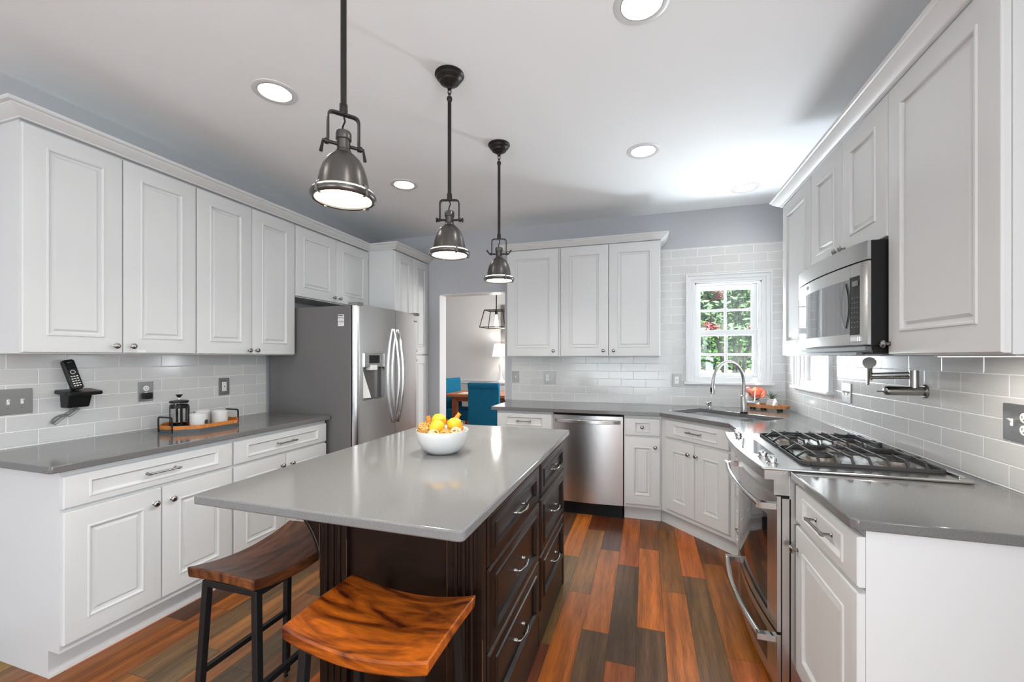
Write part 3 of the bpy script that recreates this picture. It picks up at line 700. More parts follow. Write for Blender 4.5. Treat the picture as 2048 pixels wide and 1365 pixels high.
# ------------------------------------------------------------------ range
def rangecooker():
    r = thing('range', 'stainless slide-in gas range with two bowed door handles', 'range', (0, 0, 0))
    y0, y1 = 1.905, 2.660
    def fx(y, a=.437, d=.024): t = (y-(y0+y1)/2)/((y1-y0)/2); return a-d*(1-min(1, t*t))
    b = MB(); b.box(.540, y0+.003, .02, 1.085, y1-.003, .905); b.box(.515, y0+.003, .06, .545, y0+.02, .80); b.box(.515, y1-.02, .06, .545, y1-.003, .80)
    b.build('body', M_steel, r)
    # cooktop
    c = MB(); n = 24; e0, e1 = 1.876, 2.688
    front = [(fx(y0+(y1-y0)*i/n), e0+(e1-e0)*i/n) for i in range(n+1)]
    poly = [(1.092, e0), (1.092, e1)]+front[::-1]
    c.prism(poly, .9155, .9275)
    front2 = [(x+.006, y) for x, y in front]
    ct = c.build('cooktop', mat('cooktop_steel', (.55, .545, .535, 1), .24, 1), r, smooth=30, bevel=.005, seg=3)
    # raised back rail and rim
    m = MB(); m.box(1.065, 1.91, .9272, 1.085, 2.66, .934); m.build('rear_rim', M_polish, ct, bevel=.002)
    # apron below the cooktop
    a = MB(); poly = [(.545, y0+.006)]+[(.545, y1-.006)]+[(fx(y, .455, .024), y) for y in [y1-.006-(y1-y0-.012)*i/n for i in range(n+1)]]
    a.prism(poly, .872, .9155); a.build('front_trim', M_steelh, r, smooth=30)
    a = MB(); poly = [(.545, y0+.006)]+[(.545, y1-.006)]+[(fx(y, .488, .024), y) for y in [y1-.006-(y1-y0-.012)*i/n for i in range(n+1)]]
    a.prism(poly, .812, .872); a.build('vent_panel', M_steelh, r, smooth=30)
    a = MB(); a.box(.512, y0+.012, .05, .54, y1-.012, .812); a.build('cavity', M_dark, r)
    # doors: steel frame with a black glass window, bowed
    def slabdoor(nm, za, zb, g0, g1, xa=.500, gl=True):
        d = MB(); ya, yb = y0+.008, y1-.008
        def piece(p, q, z_0, z_1):
            k = 10; f = [(fx(p+(q-p)*i/k, xa, .026), p+(q-p)*i/k) for i in range(k+1)]
            d.prism([(xa+.012, p), (xa+.012, q)]+f[::-1], z_0, z_1)
        bw = .095
        piece(ya, yb, za, g0); piece(ya, yb, g1, zb); piece(ya, ya+bw, g0, g1); piece(yb-bw, yb, g0, g1)
        o = d.build(nm, M_steel, r, smooth=30)
        if gl:
            d = MB(); k = 16; p, q = ya+bw, yb-bw; f = [(fx(p+(q-p)*i/k, xa+.001, .026), p+(q-p)*i/k) for i in range(k+1)]
            d.prism([(xa+.011, p), (xa+.011, q)]+f[::-1], g0, g1); d.build('glass_window', M_bglass, o, smooth=30)
        return o
    od = slabdoor('oven_door', .268, .806, .30, .700)
    dr = slabdoor('warming_drawer', .040, .256, .085, .222)
    def bar(z, par, dy=.035, xa=.500):
        pts = []
        for i in range(21):
            t = i/20; y = y0+.030+(y1-y0-.06)*t; pts.append((fx(y, xa-.052, .034), y, z))
        m = MB(); m.tube(pts, .0125, 12)
        for y in (y0+.030, y1-.030):
            xx = fx(y, xa-.052, .034); m.box(xx-.012, y-.014, z-.012, xa+.004, y+.014, z+.012)
        m.build('handle', M_polish, par, smooth=50)
    bar(.762, od); bar(.232, dr)
    m = MB()
    for y in (y0+.05, y1-.05):
        for x in (.58, 1.02): m.cyl((x, y, 0), (x, y, .03), .02)
    m.build('foot', M_black, r)
    # control glass and knobs on the cooktop
    m = MB(); m.prism([(.447, 2.13), (.545, 2.13), (.545, 2.52), (.447, 2.52), (.434, 2.32)], .9272, .9282); m.build('control_glass', M_bglass, ct)
    for y, x in ((1.955, .492), (2.075, .487), (2.575, .487), (2.690-.035, .497)):
        m = MB(); m.lathe([(.021, 0), (.021, .003), (.0165, .005), (.0165, .018), (.015, .021), (.004, .0215)], (0, 0, 0), 20); m.box(-.0035, -.0165, .018, .0035, .0165, .027)
        m.build('control_knob', M_polish, ct, smooth=40, loc=(x, y, .9275), rot=(0, 0, rnd.uniform(-.4, .4)))
    # burners
    for x, y, rad in ((.700, 2.080, .048), (.960, 2.080, .040), (.700, 2.490, .040), (.960, 2.490, .048), (.83, 2.285, .038)):
        m = MB(); m.lathe([(rad*1.5, 0), (rad*1.5, .002), (rad*1.05, .004), (rad, .014), (rad*.98, .016)], (x, y, .9275), 28); bo = m.build('burner', mat('burner_alloy', (.30, .27, .24, 1), .45, .8) if 'burner_alloy' not in MATS else MATS['burner_alloy'], ct, smooth=30)
        m = MB(); m.lathe([(rad*.86, 0), (rad*.9, .003), (rad*.86, .009), (rad*.5, .011), (.001, .011)], (x, y, .9435), 28); m.build('burner_cap', M_iron, bo, smooth=40)
    # two grates
    def grate(ya, yb):
        m = MB(); xa, xb = .605, 1.062; zb_, zt = .934, .962
        m.tube([(x, y, zb_) for x, y in rrect(xa, ya, xb, yb, .025, 4)], .0, flat=(.013, .013), closed=False)
        m.tube([(xa, ya+.025, zb_), (xa, yb-.025, zb_)], 0, flat=(.013, .013))
        cs = rrect(xa, ya, xb, yb, .025, 4); m.tube([(*cs[-1], zb_), (*cs[0], zb_)], 0, flat=(.013, .013))
        for k in range(7):
            x = xa+.055+(xb-xa-.110)*k/6
            lo, hi = (ya, yb)
            if k in (1, 5):      # short fingers over the burners
                for s, e in ((lo, 1), (hi, -1)):
                    m.tube([(x, s, zb_), (x, s+e*.026, zt), (x, s+e*.105, zt)], 0, flat=(.008, .010))
            else:
                m.tube([(x, lo, zb_), (x, lo+.026, zt), (x, hi-.026, zt), (x, hi, zb_)], 0, flat=(.008, .010))
        for f in (.30, .70):
            y = ya+(yb-ya)*f
            m.tube([(xa, y, zb_), (xa+.036, y, zt), (xb-.036, y, zt), (xb, y, zb_)], 0, flat=(.008, .010))
        for x in (xa+.02, xb-.02):
            for y in (ya+.02, yb-.02): m.cyl((x, y, .9275), (x, y, .934), .008, n=8)
        m.build('grate', M_iron, ct, bevel=.0015, seg=1)
    grate(1.965, 2.300); grate(2.304, 2.640)
rangecooker()

# ------------------------------------------------------------------ microwave
def microwave():
    r = thing('microwave', 'stainless over-the-range microwave with dark window and keypad', 'microwave', (0, 2.652, 0), -PI/2)   # local x -> -world y, local y -> world x
    W = .742
    b = MB(); b.box(0, .806, 1.405, W, XR-TB-.002, 1.798); b.box(.03, .82, 1.372, W-.02, 1.05, 1.405); b.build('body', M_blackm, r)
    m = MB(); m.box(.02, .80, 1.385, W-.03, .82, 1.400); m.box(.02, .80, 1.368, W-.1, .83, 1.378); m.build('filter_rail', M_gasket, r)
    def fy(x, a=.790, d=.030):
        t = (x-W/2)/(W/2); return a-d*(1-t*t) + .005*max(0, (abs(t)-.90)/.10)**2
    def piece(mb, x0, x1, z0, z1, off=0, n=16):
        poly = [(x0+(x1-x0)*i/n, fy(x0+(x1-x0)*i/n)+off) for i in range(n+1)]+[(x1, .806), (x0, .806)]
        mb.prism(poly, z0, z1)
    t = MB(); piece(t, 0, W, 1.728, 1.798); t.build('top_vent', M_steelh, r, smooth=30)
    f = MB(); dsx = .645
    wz0, wz1 = 1.450, 1.668; wx0 = .006
    piece(f, 0, dsx, 1.407, wz0); piece(f, 0, dsx, wz1, 1.722); piece(f, 0, wx0, wz0, wz1, n=5)
    do = f.build('door', M_steelh, r, smooth=30)
    f = MB(); piece(f, wx0, dsx, wz0, wz1, .001); f.build('window_glass', mat('smoked_glass', (.36, .36, .37, 1), .03, 1), do, smooth=30)
    f = MB(); kx1 = .708
    piece(f, dsx+.001, W, 1.407, wz0-.004, n=6); piece(f, dsx+.001, W, wz1+.006, 1.722, n=6); piece(f, kx1, W, wz0-.004, wz1+.006, n=6)
    cp = f.build('control_frame', M_steelh, r, smooth=30)
    f = MB(); piece(f, dsx+.003, kx1, wz0-.004, wz1+.006, .001, n=6); kp = f.build('keypad', M_bglass, cp, smooth=30)
    f = MB()
    for i in range(3):
        for j in range(7):
            x = dsx+.012+.017*i; z = 1.475+.019*j; y = fy(x)-.0006
            f.box(x, y, z, x+.005, y+.004, z+.003)
    f.build('key_marks', M_gasket, kp)
    f = MB(); x = dsx+.016; f.box(x, fy(x)-.0006, 1.636, x+.034, fy(x)+.008, 1.656); f.build('display', M_gasket, kp)
    f = MB(); x = dsx+.006; f.box(x, fy(x)-.002, 1.418, x+.058, fy(x)+.012, 1.440); f.build('release_button', M_steelh, cp, bevel=.002)
    f = MB(); x = .215; f.box(x, fy(x)-.002, 1.690, x+.060, fy(x)+.004, 1.708); f.build('badge', M_polish, do, bevel=.001)
    f = MB(); pts = [(dsx-.03, fy(dsx-.03)-.002-.012*math.sin(PI*i/14), 1.475+.182*i/14) for i in range(15)]
    f.tube(pts, 0, flat=(.006, .005), up=(1, 0, 0)); f.build('handle', M_gasket, do, smooth=50)
microwave()

# ------------------------------------------------------------------ island
def island():
    r = thing('island_cabinet', 'dark espresso island cabinet with six drawers and worn edges', 'kitchen island', (0, 0, 0))
    xa, xb, ya, yb = -1.075, -.484, 1.190, 2.522
    b = MB(); b.box(xa, ya+.02, 0, xb, yb, .8835); b.build('body', M_espresso, r)
    # near end: recessed panel between two fluted posts
    m = MB()
    for x0 in (xa-.002, -.590):
        x1 = x0+.112
        m.box(x0, ya+.002, 0, x1, ya+.03, .8835)
        for k in range(3): m.cyl((x0+.03+.026*k, ya+.002, .12), (x0+.03+.026*k, ya+.002, .84), .008, n=10)
    m.box(xa, ya+.008, .0, -.478, ya+.03, .09)
    m.build('post', M_espresso, r, bevel=.003)
    m = MB(); m.box(-.490, ya, 0, -.470, ya+.032, .8835); m.build('corner_stile', M_espresso, r, bevel=.004)
    m = MB(); m.box(xa, 2.49, 0, -.468, yb+.002, .8835); m.box(-.484, 1.893, .02, -.470, 1.905, .87); m.box(-.486, 1.20, 0, -.472, 2.52, .165); m.build('face_frame', M_espresso, r, bevel=.003)
    # worn edge lines
    m = MB(); m.box(-.5895, ya-.0005, .05, -.588, ya+.002, .80); m.box(xa-.003, ya+.0015, .60, xa-.001, ya+.004, .78); m.box(xa+.1095, ya+.0012, .42, xa+.111, ya+.003, .74); m.box(-.4715, ya-.0006, .03, -.4695, ya+.001, .5)
    m.build('worn_edge', M_rub, r)
    rows = [(.700, .862), (.432, .692), (.172, .424)]
    for (u0, u1) in ((1.232, 1.880), (1.914, 2.498)):
        for k, (za, zb) in enumerate(rows):
            p = MB(); s = .060
            p.panel(0, za, u1-u0, zb, [(0, 0, -.008), (.004, .004, -.001), (.009, .009, .001), (s-.003, s-.022, 0), (s, s-.019, .005), (s+.007, s-.012, .006), (s+.010, s-.009, -.001), (s+.013, s-.006, -.008), (s+.015, s-.004, -.008)])
            d = p.build('drawer', M_espresso, r, smooth=25, loc=(-.464, u0, 0), rot=(0, 0, RL))
            add_pull((u1-u0)/2+.02, (za+zb)/2-.01, d, .105, 'bow', y=.009)
            q = MB(); q.box(.001, -.0012, zb-.0035, u1-u0-.001, .001, zb-.0015); q.build('worn_edge', M_rub, d)
    # curved brackets under the overhang
    for y in (ya+.004, 2.44):
        n = 12; poly = [(xa, .8835), (-1.345, .8835), (-1.345, .862)]
        for i in range(n+1):
            a = PI/2*i/n; poly.append((-1.335+.255*math.sin(a), .862-.245*(1-math.cos(a))))
        poly += [(xa-.004, .610), (xa-.004, .590), (xa, .590)]
        m = MB(); m.prism(poly[::-1], y, y+.045, ax='y')
        m2 = [(-1.335+.255*math.sin(PI/2*i/n)+.010, .862-.245*(1-math.cos(PI/2*i/n))+.006) for i in range(n+1)]
        m.tube([(x, y-.001, z) for x, z in m2], .003, 6)
        m.build('bracket', M_espresso, r)
island()
p = rrect(-1.397, .984, -.442, 2.572, .018, 4)
slab('island_countertop', 'grey quartz slab on top of the dark island', p, .8838, .914, M_qd_lit, .005)

# ------------------------------------------------------------------ stools
def stool(label, loc, rz, m):
    r = thing('bar_stool', label, 'stool', loc, rz, 'saddle stools at the island')
    Lx, Wy, n, k = .215, .146, 16, 6
    top = []; bot = []
    def zt(x, y): t = x/Lx; return .628+.032*t*t-.004*(y/Wy)**2
    v = []; f = []
    for j in range(k+1):
        for i in range(n+1):
            x = -Lx+2*Lx*i/n; y = -Wy+2*Wy*j/k; v.append((x, y, zt(x, y)))
    o = len(v)
    for j in range(k+1):
        for i in range(n+1):
            x = -Lx+2*Lx*i/n; y = -Wy+2*Wy*j/k; v.append((x*.985, y*.985, zt(x, y)-.036))
    W1 = n+1
    for j in range(k):
        for i in range(n):
            a = j*W1+i; f.append((a, a+1, a+1+W1, a+W1)); f.append((o+a, o+a+W1, o+a+1+W1, o+a+1))
    for i in range(n): f.append((i, o+i, o+i+1, i+1)); a = k*W1+i; f.append((a, a+1, o+a+1, o+a))
    for j in range(k): a = j*W1; f.append((a, a+W1, o+a+W1, o+a)); a = j*W1+n; f.append((a, o+a, o+a+W1, a+W1))
    b = MB(); b.add(v, f); b.build('seat', m, r, smooth=35, bevel=.005)
    tx, ty, bx, by = .170, .108, .190, .140; zt_ = .590; s = .024
    fr = MB()
    for y in (-ty, ty): fr.tube([(-tx, y, zt_-.002), (tx, y, zt_-.002)], 0, flat=(s, s))
    for x in (-tx, tx): fr.tube([(x, -ty, zt_), (x, ty, zt_)], 0, flat=(s, s))
    fr.build('seat_frame', M_blackm, r, bevel=.004)
    for sx in (-1, 1):
        for sy in (-1, 1):
            l = MB(); l.tube([(sx*tx, sy*ty, zt_+.008), (sx*bx, sy*by, .018)], 0, flat=(s, s), up=(1, 0, 0)); lo = l.build('leg', M_blackm, r, bevel=.003)
            l = MB(); l.lathe([(.009, 0), (.009, .006), (.005, .008), (.005, .03)], (sx*bx, sy*by, 0), 12); l.build('foot', M_black, lo)
    zz = .285; q = 1-(zz-.018)/.58
    X_, Y_ = tx+(bx-tx)*q, ty+(by-ty)*q
    for sy in (-1, 1): l = MB(); l.tube([(-X_, sy*Y_, zz), (X_, sy*Y_, zz)], 0, flat=(.018, .018)); l.build('stretcher', M_blackm, r)
    for sx in (-1, 1): l = MB(); l.tube([(sx*X_, -Y_, zz-.11), (sx*X_, Y_, zz-.11)], 0, flat=(.018, .018)); l.build('stretcher', M_blackm, r)
    return r
stool('amber wooden saddle stool pushed under the short end of the island', (-.692, 1.012, 0), 0, M_stool_a)
stool('dull brown wooden saddle stool at the long side of the island', (-1.320, 1.232, 0), PI/2, M_stool_b)

# ------------------------------------------------------------------ pendants
def pendant(label, loc, yaw, lever):
    r = thing('pendant_lamp', label, 'pendant lamp', (loc[0], loc[1], ZC), 0, 'pendant lamps over the island')
    m = MB(); m.lathe([(.070, 0), (.070, -.006), (.062, -.012), (.060, -.022), (.048, -.032), (.046, -.040), (.030, -.050), (.020, -.056), (.012, -.060), (.010, -.072), (.002, -.074)][::-1], (0, 0, 0), 32); m.build('canopy', M_bronze, r, smooth=30)
    m = MB()
    for k, z in enumerate((-.083, -.103)):
        pts = [(.0, .0, 0)]
        L_ = []
        for i in range(14):
            a = 2*PI*i/14; c_, s_ = .008*math.cos(a), .014*math.sin(a); L_.append((c_, 0, z+s_) if k == 0 else (0, c_, z+s_))
        m.tube(L_, .0024, 6, closed=True)
    m.build('chain', M_bronze, r, smooth=60)
    zr = 2.118-ZC
    m = MB(); m.cyl((0, 0, -.118), (0, 0, zr+.012), .0092, n=14); m.lathe([(.008, -.012), (.0135, 0), (.0125, .012), (.006, .016)], (0, 0, -.122), 14); m.lathe([(.011, 0), (.0125, .006), (.0125, .030), (.010, .034)], (0, 0, zr), 14); m.build('rod', M_bronze, r, smooth=35)
    ca, sa = math.cos(yaw), math.sin(yaw)
    def R(x, z, y=0): return (x*ca-y*sa, x*sa+y*ca, z)
    m = MB(); hw = .046; zp = 2.022-ZC
    m.tube(fillet([R(-hw, zp-.006), R(-hw, zr), R(hw, zr), R(hw, zp-.006)], .018, 5), 0, flat=(.016, .006), up=R(1, 0)); m.build('yoke', M_bronze, r, smooth=40)
    m = MB(); m.tube([(0, 0, zr), R(.004, zr-.02), R(-.003, zr-.04), (0, 0, zr-.062)], .003, 6); m.build('cord', M_black, r)
    m = MB(); m.cyl(R(-.062, zp), R(.062, zp), .0052, n=10)
    for s in (-1, 1):
        m.lathe([(.009, -.003), (.009, .003)], R(s*.052, zp), 12, R(1, 0))
        if lever is None: m.lathe([(.004, -.004), (.0115, -.002), (.0115, .003), (.006, .006)], R(s*.062, zp), 12, R(1, 0))
        else: m.tube([R(s*.060, zp), R(s*(.060+.026*math.cos(lever)), zp+.036*math.sin(lever))], [.0035, .0055], 8)
    m.build('pivot_screw', M_bronze, r, smooth=40)
    zs = -ZC
    m = MB()
    m.lathe([(.021, 2.062), (.0235, 2.058), (.0235, 2.038), (.020, 2.036), (.020, 2.008), (.0235, 2.002), (.0245, 1.997), (.034, 1.990), (.050, 1.974), (.062, 1.952), (.070, 1.926), (.075, 1.900), (.078, 1.880), (.078, 1.878), (.076, 1.880), (.068, 1.925), (.048, 1.970), (.02, 1.988), (.001, 1.99)][::-1] if False else
            [(.001, 2.064), (.021, 2.063), (.0235, 2.058), (.0235, 2.038), (.020, 2.036), (.020, 2.008), (.0235, 2.002), (.0245, 1.997), (.034, 1.990), (.050, 1.974), (.062, 1.952), (.070, 1.926), (.075, 1.900), (.078, 1.881), (.092, 1.876), (.092, 1.874), (.076, 1.878), (.073, 1.900), (.067, 1.926), (.048, 1.968), (.02, 1.984)],
            (0, 0, zs), 40, cap1=True)
    sh = m.build('shade', M_gun, r, smooth=30)
    m = MB(); m.lathe([(.084, 1.8745), (.088, 1.872), (.089, 1.866), (.086, 1.856), (.075, 1.8525), (.040, 1.851), (.001, 1.8505)], (0, 0, zs), 40); m.build('lens', M_lens, r, smooth=50)
    m = MB(); m.lathe([(.0895, 1.8675), (.0965, 1.8675), (.0985, 1.861), (.0965, 1.852), (.090, 1.848), (.0845, 1.850), (.0845, 1.856), (.0895, 1.8675)], (0, 0, zs), 40, cap0=False, cap1=False); m.build('lens_ring', M_gun, r, smooth=50)
    for k in range(4):
        m = MB(); a = yaw+.5+k*PI/2; c_, s_ = math.cos(a), math.sin(a); m.tube([(.090*c_, .090*s_, zs+1.880), (.0985*c_, .0985*s_, zs+1.872), (.0995*c_, .0995*s_, zs+1.849), (.084*c_, .084*s_, zs+1.8465)], 0, flat=(.009, .003), up=(c_, s_, 0)); m.build('clip', M_nickel, r)
    area('pendant_light', (loc[0], loc[1], 1.844), (0, 0, 0), .13, .13, P_PEND, (1, .95, .86), 'DISK')
    return r
pendant('bell-shaped gunmetal pendant hanging lowest in view, over the seating end of the island', (-.900, 1.098), .90, -1.35)
pendant('bell-shaped gunmetal pendant over the fruit bowl, the middle one of three', (-.902, 1.850), .30, None)
pendant('small bell-shaped gunmetal pendant closest to the doorway, with splayed wing screws', (-.896, 2.556), .28, .75)

# ------------------------------------------------------------------ recessed downlights
def downlight(label, x, y):
    r = thing('downlight', label, 'ceiling light', (x, y, ZC), 0, 'recessed ceiling lights')
    m = MB(); m.lathe([(.077, .001), (.079, -.003), (.100, -.006), (.106, -.003), (.107, 0)], (0, 0, 0), 48, cap0=False, cap1=False); m.build('trim_ring', M_trimw, r, smooth=40)
    m = MB(); m.lathe([(.0765, -.002), (.0768, -.0048), (.0795, -.0052), (.0800, -.003)], (0, 0, 0), 48, cap0=False, cap1=False); m.build('inner_rim', M_gasket, r, smooth=40)
    m = MB(); m.lathe([(.0775, -.002), (.074, .005), (.072, .05), (.062, .11), (.06, .112), (.001, .1121)], (0, 0, 0), 40, cap0=False); m.build('can', M_canw, r, smooth=40)
    m = MB(); m.lathe([(.001, .060), (.030, .062), (.050, .074), (.056, .092), (.050, .108), (.001, .110)], (0, 0, 0), 32); m.build('lamp', M_lamp, r, smooth=50)
    return r
M_canw = mat('can_reflector', (.85, .84, .82, 1), .35)
dl_lab = ['white recessed ceiling light between the wall cabinets and the first pendant', 'white recessed ceiling light cut off by the top edge of the picture', 'white recessed ceiling light between the third pendant and the cooking wall', 'white recessed ceiling light just behind the first pendant', 'white recessed ceiling light in front of the sink window, smallest in view']
d0 = downlight(dl_lab[0], *DOWN[0])
for i, (x, y) in enumerate(DOWN):
    if 0 < i < 5: dup(d0, (x, y, ZC), label=dl_lab[i])
    if i >= 5: dup(d0, (x, y, ZC), label='white recessed ceiling light in the ceiling behind the camera')
    area('downlight_light', (x, y, ZC+.045), (0, 0, 0), .10, .10, P_DOWNW if i == 4 else P_DOWN, (1, .97, .93), 'DISK')
# ------------------------------------------------------------------ sink, faucet, soap dispenser
def sinkobj():
    r = thing('sink', 'stainless double-bowl undermount sink in the corner counter', 'sink', (0, 0, 0))
    zt, zb = .8832, .700
    def bowl(a0, a1, b0, b1, nm):
        m = MB(); t = .003; lo = [sp(a0, b0), sp(a1, b0), sp(a1, b1), sp(a0, b1)]
        hi = [sp(a0-.0, b0), sp(a1, b0), sp(a1, b1), sp(a0, b1)]
        ins = [sp(a0+.02, b0+.02), sp(a1-.02, b0+.02), sp(a1-.02, b1-.02), sp(a0+.02, b1-.02)]
        m.ring([[(*p, zt) for p in hi], [(*p, zb+.02) for p in lo], [(*p, zb) for p in ins]], cap0=False, cap1=True)
        o = m.build(nm, M_sink, r, smooth=50)
        c = sp((a0+a1)/2, (b0+b1)/2); d = MB(); d.lathe([(.042, .001), (.045, .002), (.040, .004), (.03, .002), (.001, .001)], (*c, zb), 24); d.build('drain', M_polish, o, smooth=40)
    bowl(.004, SG-.008, .004, SB_-.004, 'bowl'); bowl(SG+.012, SA-.004, .004, SB_-.004, 'bowl')
    m = MB(); a = [sp(SG-.008, .004), sp(SG+.012, .004), sp(SG+.012, SB_-.004), sp(SG-.008, SB_-.004)]
    m.prism(a, .868, .8822); m.build('divider', M_polish, r, bevel=.003)
    m = MB(); z0, z1 = .8815, .8838
    for q in ([sp(-.012, -.012), sp(SA+.012, -.012), sp(SA+.012, .004), sp(-.012, .004)], [sp(-.012, SB_-.004), sp(SA+.012, SB_-.004), sp(SA+.012, SB_+.012), sp(-.012, SB_+.012)],
              [sp(-.012, .004), sp(.004, .004), sp(.004, SB_-.004), sp(-.012, SB_-.004)], [sp(SA-.004, .004), sp(SA+.012, .004), sp(SA+.012, SB_-.004), sp(SA-.004, SB_-.004)]): m.prism(q, z0-.003, z1-.0004)
    m.build('flange', M_sink, r)
M_sink = mat('sink_steel', (.60, .60, .60, 1), .34, .9)
sinkobj()

def faucet():
    bx, by = .7475, 3.753; dx, dy = -.741, -.671
    r = thing('faucet', 'tall brushed steel gooseneck faucet with side lever at the corner sink', 'faucet', (bx, by, .914), math.atan2(dy, dx))   # local +x towards the bowl
    m = MB(); m.lathe([(.028, 0), (.028, .010), (.026, .012)], (0, 0, 0), 24); m.build('base_ring', M_black, r, smooth=40)
    m = MB(); m.lathe([(.0235, .011), (.0235, .135), (.021, .139), (.0150, .141)], (0, 0, 0), 24); m.build('body', M_steelf, r, smooth=40)
    rr = .172; zc = .409-rr+.0; pts = [(0, 0, .138), (0, 0, zc)]
    for i in range(1, 15):
        a = PI*i/15; pts.append((rr-rr*math.cos(a), 0, zc+rr*math.sin(a)))
    pts += [(2*rr+.003, 0, zc-.005)]
    m = MB(); m.tube(pts, .0125, 14); m.build('spout', M_steelf, r, smooth=60)
    h = Vector((.012, 0, -1)).normalized(); p0 = Vector((2*rr+.003, 0, zc-.004))
    m = MB(); m.lathe([(.0135, 0), (.0155, .004), (.0170, .05), (.0165, .066), (.013, .068)], p0, 20, h); sh = m.build('spray_head', M_steelf, r, smooth=40)
    m = MB(); m.box(2*rr+.016, -.006, zc-.055, 2*rr+.026, .006, zc-.022); m.build('spray_button', M_black, sh, bevel=.003)
    # side lever
    m = MB(); m.cyl((0, -.0, .085), (-.052, .052, .085), .0125, n=16); m.build('valve', M_steelf, r, smooth=40)
    m = MB(); m.tube([(-.052, .052, .078), (-.053, .053, .10), (-.055, .055, .175)], [.010, .006, .0045], 10); m.build('lever', M_polish, r, smooth=60)
M_steelf = mat('satin_nickel_faucet', (.44, .43, .41, 1), .28, 1)
faucet()
def soap():
    r = thing('soap_dispenser', 'small chrome soap dispenser behind the sink', 'soap dispenser', (.530, 3.995, .914), -2.3)
    m = MB(); m.lathe([(.022, 0), (.022, .006), (.014, .010), (.012, .022), (.012, .024)], (0, 0, 0), 20); m.build('base', M_polish, r, smooth=35)
    m = MB(); m.lathe([(.015, .024), (.016, .028), (.016, .062), (.013, .066), (.001, .066)], (0, 0, 0), 20); m.build('pump', M_polish, r, smooth=35)
    m = MB(); m.tube([(0, 0, .052), (.035, 0, .052), (.042, 0, .044)], .007, 10); m.build('spout', M_polish, r, smooth=50)
soap()

# ------------------------------------------------------------------ tray with plants in the corner
def corner_tray():
    r = thing('serving_tray', 'oval wooden tray with dark feet in the corner beside the faucet', 'tray', (.985, 4.055, .914), math.atan2(-.18, .27))
    n = 40; a, b = .170, .062
    def ell(k, z): return [(a*k*math.copysign(abs(math.cos(2*PI*i/n))**.75, math.cos(2*PI*i/n)), b*k*math.copysign(abs(math.sin(2*PI*i/n))**.75, math.sin(2*PI*i/n)), z) for i in range(n)]
    m = MB(); m.ring([ell(.93, .018), ell(1.0, .046), ell(.975, .046), ell(.90, .026)]); m.build('tray', mat('light_wood', rgb(206, 142, 92), .5, grain=((50, 50, 8), .8, 1.15)), r, smooth=40)
    m = MB()
    for x in (-.115, -.03, .095):
        for y in (-.036, .030): m.box(x-.010, y, 0, x+.010, y+.010, .0185)
    m.build('foot', M_black, r)
corner_tray()
def petals(mb, c, R, rings, mi=0):
    for q, (n, tilt, s, off) in enumerate(rings):
        for k in range(n):
            az = 2*PI*k/n+off; u = 4; v = 4; vs = []; fs = []
            for j in range(v+1):
                t = j/v; rad = s*R*(math.sin(t*PI*.5*tilt[1])+.12); h = R*(tilt[0]*t**1.3)
                w_ = R*.62*s*math.sin(PI*(.15+.75*t))*1.0
                for i in range(u+1):
                    e = (i/u-.5)*2; cup = .18*R*e*e*s
                    rr = rad-cup*.5; x = rr*math.cos(az)-e*w_*math.sin(az); y = rr*math.sin(az)+e*w_*math.cos(az)
                    vs.append((c[0]+x, c[1]+y, c[2]+h+cup*.5+rnd.uniform(-.02, .02)*R))
            for j in range(v):
                for i in range(u): a_ = j*(u+1)+i; fs.append((a_, a_+1, a_+u+2, a_+u+1))
            mb.add(vs, fs, mi)
def flowers():
    x, y = .905, 4.085
    r = thing('flower_vase', 'small glass vase holding coral artificial peonies', 'vase with flowers', (x, y, .9405), 0)
    m = MB(); m.lathe([(.024, 0), (.027, .002), (.031, .052), (.029, .053), (.025, .006), (.001, .005)], (0, 0, 0), 24); m.build('vase', mat('frosted_glass', (.72, .76, .73, 1), .25, trans=.35), r, smooth=40)
    m = MB(); m.tube([(0, 0, .01), (.004, 0, .06), (.010, 0, .105)], .0035, 6); m.tube([(0, 0, .01), (-.02, 0, .07), (-.055, -.01, .115)], .003, 6); m.build('stem', M_leafd, r)
    m = MB(); R = .060; fc = (.010, -.005, .112)
    petals(m, (0, 0, -.02), R, [(9, (.35, 1.0), 1.05, 0), (8, (.62, .9), .9, .3), (7, (.85, .75), .72, .1), (6, (1.0, .6), .5, .5), (4, (1.05, .5), .3, .2)]); m.xf(Matrix.Translation(fc) @ Matrix.Rotation(-.25, 4, 'Z') @ Matrix.Rotation(.6, 4, 'X')); m.build('blossom', M_coral, r, smooth=60)
    m = MB(); m.sphere((-.062, -.012, .138), .022, 12, 8, sc=(1, 1, 1.2)); petals(m, (-.062, -.012, .118), .024, [(5, (1.2, .9), .8, 0), (4, (1.4, .6), .6, .5)]); m.build('bud', M_pink, r, smooth=60)
    m = MB()
    for a, t, l in ((.5, .3, .05), (2.2, .5, .05), (3.6, .2, .045), (5.0, .4, .05), (0.0, .9, .06)):
        p0 = Vector((0, 0, .05)); p1 = p0+Vector((math.cos(a)*l, math.sin(a)*l, l*t)); d = (p1-p0); n = Vector((-math.sin(a), math.cos(a), 0))*.010
        m.add([p0, (p0+p1)/2+n+Vector((0, 0, .006)), p1, (p0+p1)/2-n+Vector((0, 0, .006))], [(0, 1, 2, 3)])
    m.build('leaf', M_leafd, r)
M_coral = mat('coral_petal', rgb(250, 168, 140), .7, grain=((60, 60, 60), .7, 1.25)); M_pink = mat('pink_petal', rgb(232, 160, 150), .7)
M_leafd = mat('dark_leaf', (.05, .11, .035, 1), .5)
flowers()
